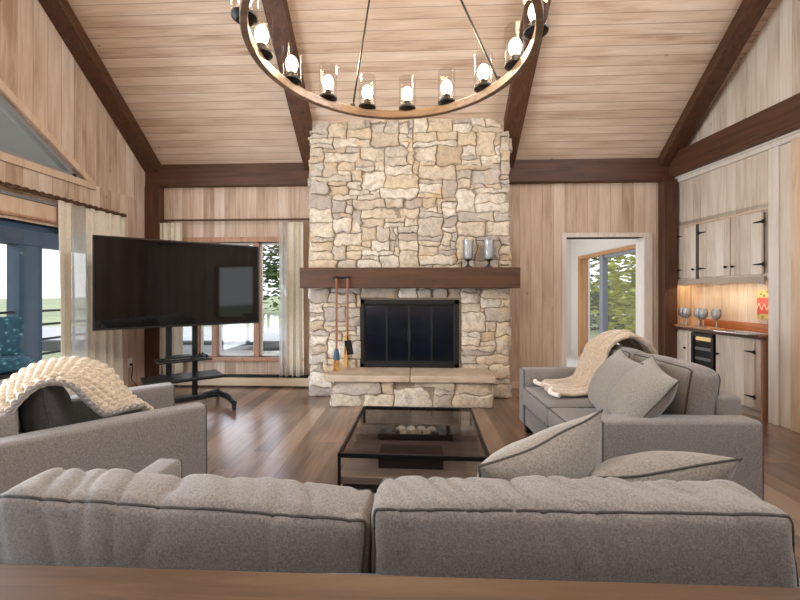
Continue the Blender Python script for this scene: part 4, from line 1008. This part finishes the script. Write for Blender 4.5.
MB().tube([(0.135, -0.05, 0.05), (0.135, -0.05, 0.06)], 0.008, 8).tube([(0.165, -0.05, 0.05), (0.165, -0.05, 0.06)], 0.008, 8).build('thumbstick', M['tvbody'], gc)

# ------------------------------------------------------------------ chandelier
CH = Vector((-0.094, 1.59, 2.295)); CR = 0.572
chd = empty('chandelier', CH, label='large wagon-wheel ring chandelier with candle bulbs in clear glass cylinders', cat='chandelier')
rg = MB(); K = 96
prof = [(-0.014, -0.021), (0.014, -0.021), (0.014, 0.021), (-0.014, 0.021)]
ring = [[rg.bm.verts.new(((CR+a)*math.cos(k*2*math.pi/K), (CR+a)*math.sin(k*2*math.pi/K), b)) for a, b in prof] for k in range(K)]
for k in range(K):
    A, B = ring[k], ring[(k+1) % K]
    for j in range(4): rg.bm.faces.new((A[j], A[(j+1) % 4], B[(j+1) % 4], B[j]))
rg.build('ring', M['bronze'], chd, smooth=40, bevel=0.003)
NL = 16; off = R(90 - 4.8)
for k in range(NL):
    a = off + k*2*math.pi/NL; x, y = CR*math.cos(a), CR*math.sin(a)
    cup = MB().lathe([(0.0, 0.018), (0.030, 0.018), (0.047, 0.030), (0.048, 0.038), (0.02, 0.040), (0.018, 0.075), (0.0, 0.075)], (x, y, 0), 20).build('lamp_cup', M['iron'], chd)
    MB().lathe([(0.047, 0.039), (0.047, 0.200)], (x, y, 0), 28).build('glass_shade', M['lampglass'], cup)
    MB().lathe([(0.0, 0.074), (0.012, 0.076), (0.022, 0.088), (0.029, 0.108), (0.029, 0.122), (0.022, 0.140), (0.010, 0.152), (0.0, 0.155)], (x, y, 0), 14).build('bulb', M['bulb'], cup)
HUB = 0.80
for a in (R(116), R(30), R(206), R(296)):
    MB().tube([(CR*math.cos(a), CR*math.sin(a), 0.02), (0.02*math.cos(a), 0.02*math.sin(a), HUB)], 0.005, 6).lathe([(0, 0.02), (0.012, 0.022), (0.014, 0.034), (0.006, 0.045), (0, 0.046)], (CR*math.cos(a), CR*math.sin(a), 0), 10).build('hanging_rod', M['iron'], chd)
ctop = zc(CH.y)-CH.z
MB().lathe([(0, HUB-0.03), (0.03, HUB-0.02), (0.04, HUB+0.02), (0.012, HUB+0.05), (0.010, ctop-0.03), (0.07, ctop-0.02), (0.07, ctop+0.05), (0, ctop+0.05)], seg=20).build('stem', M['iron'], chd)
for k in range(6):
    a = k*math.pi/3
    l = bpy.data.lights.new('chandelier_glow', 'POINT'); l.energy = 15; l.color = (1.0, 0.76, 0.50); l.shadow_soft_size = 0.06
    o = bpy.data.objects.new('chandelier_glow', l); C.objects.link(o); o.parent = chd; o.location = (CR*math.cos(a), CR*math.sin(a), 0.26)

# ------------------------------------------------------------------ bar nook on the right wall (frame of the right wall)
def rthing(name, p, label, cat, group=None):
    e = empty(name, (0, 0, 0), label=label, cat=cat, group=group); e.matrix_world = RW @ Matrix.Translation(p); return e
GS = Matrix.Scale(1.15, 4)
def strap_hinge(x, z, dirx, y, parent):
    """black strap hinge: plate at x, tongue pointing dirx"""
    m = MB().box(min(x, x-dirx*0.02), max(x, x-dirx*0.02), y-0.006, y, z-0.02, z+0.02)
    m.prism([(x, z-0.013), (x+dirx*0.09, z-0.005), (x+dirx*0.105, z), (x+dirx*0.09, z+0.005), (x, z+0.013)], (0, y, 0), (1, 0, 0), (0, 0, 1), (0, -1, 0), 0.005)
    m.build('hinge', M['iron'], parent, smooth=0)
def knob(x, z, y, parent):
    MB().lathe([(0.0, 0.0), (0.007, 0.0), (0.006, 0.012), (0.015, 0.018), (0.014, 0.027), (0.0, 0.03)], seg=14, M=Matrix.Translation((x, y, z)) @ Matrix.Rotation(R(90), 4, 'X')).build('knob', M['iron'], parent)
def door_leaf(name, x0, x1, z0, z1, y, parent, hinge, knobx, knobz, mat):
    mb = MB(); mb.slab((x0, y, z0), (1, 0, 0), (0, 0, 1), (0, -1, 0), x1-x0, z1-z0, 0.02)
    d = mb.build(name, mat, parent, smooth=0, bevel=0.003)
    if hinge is not None:
        hxx, dr = hinge
        for z in (z0+0.13*(z1-z0)+.02, z1-0.16*(z1-z0)): strap_hinge(hxx, z, dr, y-0.0005, d)
    knob(knobx, knobz, y, d)
    return d
uc = rthing('wall_cabinet', (0.6, 0.0, 1.43), 'whitewashed three-door wall cabinet with black strap hinges in the bar nook', 'cabinet')
def U(x): return x-0.6
UZ = 1.43
cz0, cz1 = 0.02, 0.708
MB().box(U(0.01), U(1.235), 0.03, 0.33, 0.02, 0.71).build('carcass', M['nook'], uc, smooth=0)
f = MB(); f.slab((U(0.01), 0.01, 0.0), (1, 0, 0), (0, 0, 1), (0, -1, 0), 1.225, 0.712, 0.03, holes=[(0.08+.02, 0.41, 0.06, 0.68), (0.46, 0.86, 0.06, 0.68), (0.885, 1.25, 0.06, 0.68)])
f.build('face_frame', M['nook'], uc, smooth=0)
door_leaf('door', U(0.055), U(0.375), 0.05, 0.69, -0.008, uc, (U(0.06), 1), U(0.345), 0.15, M['nook'])
door_leaf('door', U(0.415), U(0.83), 0.05, 0.69, -0.008, uc, (U(0.42), 1), U(0.795), 0.15, M['nook'])
door_leaf('door', U(0.842), U(1.20), 0.05, 0.69, -0.008, uc, (U(1.20), -1), U(0.88), 0.15, M['nook'])
MB().box(U(0.378), U(0.412), -0.014, 0.0, 0.03, 0.70).build('dark_stile', plain('dark_stile', srgb(74, 62, 54), 0.6), uc, smooth=0)
# scalloped valance
pts = [(-0.04, 0.03), (1.235, 0.03)]
low = []
for i in range(61):
    t = i/60; x = 1.235 - t*1.275
    low.append((x, -0.055 + 0.03*abs(math.sin(t*math.pi*2.5))))
MB().prism([(U(x), z) for x, z in pts + low], (0, -0.03, 0), (1, 0, 0), (0, 0, 1), (0, 1, 0), 0.02).build('valance', M['nook'], uc, smooth=0, label='scalloped valance board')
ul = bpy.data.lights.new('under_cabinet_lamp', 'AREA'); ul.shape = 'RECTANGLE'; ul.size = 1.1; ul.size_y = 0.06; ul.energy = 4.5; ul.color = (1.0, 0.68, 0.36)
o = bpy.data.objects.new('under_cabinet_lamp', ul); C.objects.link(o); o.matrix_world = RW @ Matrix.Translation((0.6, 0.13, 1.435))

BY = -0.03                        # front of the base units
bc = rthing('base_cabinet', (0.17, 0.1, 0), 'whitewashed single-door base cabinet left of the wine fridge', 'cabinet')
B1 = lambda x: x-0.17
MB().box(B1(0.005), B1(0.33), BY-0.1+0.02, 0.2, 0.09, 0.82).box(B1(0.005), B1(0.33), BY-0.1+0.07, 0.2, 0, 0.09).build('carcass', M['nook'], bc, smooth=0)
MB().slab((B1(0.005), BY-.1, 0.09), (1, 0, 0), (0, 0, 1), (0, -1, 0), 0.325, 0.73, 0.02).build('face_frame', M['nook'], bc, smooth=0, bevel=0.002)
door_leaf('door', B1(0.02), B1(0.29), 0.11, 0.79, BY-.1-0.018, bc, (B1(0.025), 1), B1(0.265), 0.60, M['nook'])
wf = rthing('wine_fridge', (0.49, 0.1, 0), 'black undercounter wine fridge with glass door and pale racks between the base cabinets', 'fridge')
B2 = lambda x: x-0.49
MB().box(B2(0.335), B2(0.675), BY-.1+.03, 0.2, 0.02, 0.82).build('fridge_body', M['black'], wf, smooth=0)
fd_ = MB(); x0, x1 = B2(0.345), B2(0.665)
fd_.box(x0, x0+.035, BY-.12, BY-.09, 0.1, 0.80).box(x1-.035, x1, BY-.12, BY-.09, 0.1, 0.80).box(x0, x1, BY-.12, BY-.09, 0.1, 0.15).box(x0, x1, BY-.12, BY-.09, 0.765, 0.80)
fdo = fd_.build('fridge_door', M['black'], wf, smooth=0, bevel=0.003)
MB().box(x0+.03, x1-.03, BY-.107, BY-.103, 0.14, 0.77).build('pane', M['tableglass'], fdo, smooth=0)
MB().box(x0+.05, x1-.05, BY-.0985, BY-.07, 0.715, 0.755).build('control_strip', emit('amber_display', (1.0, 0.62, 0.25, 1), 1.6), wf, smooth=0, label='glowing amber control strip')
rk = MB()
for z in (0.24, 0.36, 0.48, 0.60): rk.box(x0+.04, x1-.04, BY-.098, BY-.07, z, z+0.03)
rk.build('bottle_rack', M['trimpale'], wf, smooth=0)
bc2 = rthing('base_cabinet', (0.95, 0.1, 0), 'whitewashed base cabinet right of the wine fridge, with brown end panel', 'cabinet')
B3 = lambda x: x-0.95
MB().box(B3(0.68), B3(1.20), BY-.1+.02, 0.2, 0.09, 0.82).box(B3(0.68), B3(1.2), BY-.1+.07, 0.2, 0, 0.09).build('carcass', M['nook'], bc2, smooth=0)
MB().slab((B3(0.68), BY-.1, 0.09), (1, 0, 0), (0, 0, 1), (0, -1, 0), 0.535, 0.73, 0.02).build('face_frame', M['nook'], bc2, smooth=0, bevel=0.002)
door_leaf('door', B3(0.70), B3(1.15), 0.11, 0.79, BY-.1-0.018, bc2, (B3(1.145), -1), B3(0.735), 0.60, M['nook'])
MB().box(B3(1.2), B3(1.22), BY-.1, 0.2, 0.0, 0.82).build('end_panel', M['framewood'], bc2, smooth=0, bevel=0.002, label='brown wooden end panel')
wk = rthing('worktop', (0.6, 0.1, 0.82), 'glossy warm wood worktop with dark rounded front edge in the bar nook', 'worktop')
def rrect(x0, x1, y0, y1, r):
    pts = [(x0, y1), (x0, y0)]
    for k in range(9):
        a = -math.pi/2 + k*math.pi/16; pts.append((x1-r+r*math.cos(a), y0+r+r*math.sin(a)))
    return pts + [(x1, y1)]
MB().prism(rrect(-0.595, 0.645, BY-.1-0.035, -0.1, 0.05) , (0, 0, 0.004), (1, 0, 0), (0, 1, 0), (0, 0, 1), 0.036).box(-0.595, 0.635, -0.1, 0.26, 0.004, 0.04).build('top_board', M['counter'], wk, smooth=40)
MB().prism(rrect(-0.596, 0.652, BY-.1-0.042, BY-.1+0.0, 0.05), (0, 0, 0.0), (1, 0, 0), (0, 1, 0), (0, 0, 1), 0.034).build('front_edge', M['beam'], wk, smooth=40, bevel=0.006, label='dark rounded front edge')
MB().box(-0.595, 0.635, 0.235, 0.255, 0.04, 0.13).build('backsplash', M['counter'], wk, smooth=0, bevel=0.003)
sk = rthing('bar_sink', (0.98, -0.02, 0.86), 'small stainless steel bar sink set into the wood worktop', 'sink')
s = MB(); s.box(-0.22, 0.22, -0.13, -0.105, 0.0, 0.012).box(-0.22, 0.22, 0.105, 0.13, 0.0, 0.012).box(-0.22, -0.195, -0.13, 0.13, 0.0, 0.012).box(0.195, 0.22, -0.13, 0.13, 0.0, 0.012)
s.build('rim', M['steel'], sk, smooth=0, bevel=0.002)
MB().box(-0.197, 0.197, -0.107, 0.107, 0.001, 0.003).build('basin', plain('sink_basin_steel', srgb(120, 122, 124), 0.3, 0.8), sk, smooth=0)
# wine glasses on a wooden stand
gs = rthing('serving_board', (0.42, -0.0, 0.86), 'wooden serving board on the bar worktop carrying the wine glasses', 'serving board')
MB().box(-0.34, 0.26, -0.085, 0.085, 0.0, 0.022).build('board', M['orangewood'], gs, smooth=0, bevel=0.005)
gl_lab = ['wine glass nearest the dark corner post on the bar board', 'second wine glass from the corner post on the bar board', 'middle wine glass on the bar board', 'fourth wine glass from the corner post on the bar board', 'wine glass nearest the sink on the bar board']
gproto = None
for k in range(5):
    p = (0.42-0.30+k*0.125, (-0.02 if k % 2 else 0.03), 0.882)
    if gproto is None:
        e = rthing('wine_glass', p, gl_lab[0], 'wine glass', 'wine glasses on the bar board')
        MB().lathe([(0.0, 0.0), (0.034, 0.0), (0.032, 0.004), (0.006, 0.01), (0.005, 0.075), (0.0, 0.078)], seg=18).build('stem', M['hurr'], e)
        MB().lathe([(0.004, 0.076), (0.026, 0.09), (0.040, 0.12), (0.042, 0.15), (0.034, 0.19), (0.032, 0.19), (0.039, 0.15), (0.037, 0.122), (0.024, 0.094), (0.003, 0.080)], seg=22).build('bowl', M['hurr'], e)
        MB().lathe([(0.0, 0.081), (0.022, 0.094), (0.036, 0.121), (0.037, 0.128), (0.0, 0.128)], seg=22).build('wine', plain('red_wine', srgb(60, 18, 20), 0.15), e)
        gproto = e; e.matrix_world = e.matrix_world @ GS
    else:
        e = copy_tree(gproto); e['label'] = gl_lab[k]; e.matrix_world = RW @ Matrix.Translation(p) @ GS
# small printed panel on the niche wall
def panel_mat():
    m, nt, b, out = NT('printed_panel')
    t = nd(nt, 'ShaderNodeTexCoord'); sp = nd(nt, 'ShaderNodeSeparateXYZ', {0: t.outputs['Object']})
    z = mth(nt, 'ADD', mth(nt, 'MULTIPLY', sp.outputs[2], 2.7), 0.5)
    base = ramp(nt, z, [srgb(188, 170, 104), srgb(196, 84, 66), srgb(208, 96, 78), srgb(196, 182, 122)], 'CONSTANT', [0.0, 0.24, 0.5, 0.72])
    v = nd(nt, 'ShaderNodeTexVoronoi', {'Vector': t.outputs['Object'], 'Scale': 22.0}).outputs['Distance']
    fl = mth(nt, 'MULTIPLY', mth(nt, 'LESS_THAN', v, 0.35), mth(nt, 'MAXIMUM', mth(nt, 'GREATER_THAN', z, 0.72), mth(nt, 'LESS_THAN', z, 0.24)))
    c = mix(nt, fl, base, srgb(120, 132, 58))
    wv = mth(nt, 'MULTIPLY', mth(nt, 'LESS_THAN', mth(nt, 'ABSOLUTE', mth(nt, 'SUBTRACT', z, mth(nt, 'ADD', 0.46, mth(nt, 'MULTIPLY', mth(nt, 'SINE', mth(nt, 'MULTIPLY', sp.outputs[0], 110.0)), 0.07)))), 0.035), 0.7)
    c = mix(nt, wv, c, srgb(248, 210, 188))
    nt.links.new(c, b.inputs['Base Color']); b.inputs['Roughness'].default_value = 0.4
    return m
sg = rthing('bar_sign', (0.925, 0.295, 1.155), 'small red and yellow printed panel at the sink end of the bar nook', 'sign')
MB().box(-0.065, 0.11, -0.012, 0.0, -0.155, 0.16).build('printed_board', panel_mat(), sg, smooth=0, bevel=0.002)
MB().box(-0.02, 0.02, -0.0, 0.06, -0.1, 0.1).build('hanger', M['iron'], sg, smooth=0)

# teal lounge chair outside on the porch
tl = empty('porch_chair', (-5.15, 4.55, -0.02), R(-120), label='teal patterned cushioned chair out on the porch beyond the left glass', cat='chair')
soft_part('seat_cushion', tl, (0, 0, 0.42), (0.56, 0.56, 0.14), 0.04, (0, 0, 0.02), M['teal'], (6, 6, 3))
soft_part('back_cushion', tl, (0, -0.25, 0.72), (0.56, 0.16, 0.56), 0.06, (0, 0.03, 0), M['teal'], (6, 4, 6))
MB().box(-0.3, 0.3, -0.34, 0.3, 0.28, 0.34).box(-0.3, 0.3, -0.36, -0.32, 0.34, 0.95).build('chair_frame', M['iron'], tl, bevel=0.004)
for x in (-0.27, 0.27):
    for y in (-0.3, 0.27): MB().box(x-.02, x+.02, y-.02, y+.02, 0, 0.28).build('leg', M['iron'], tl)
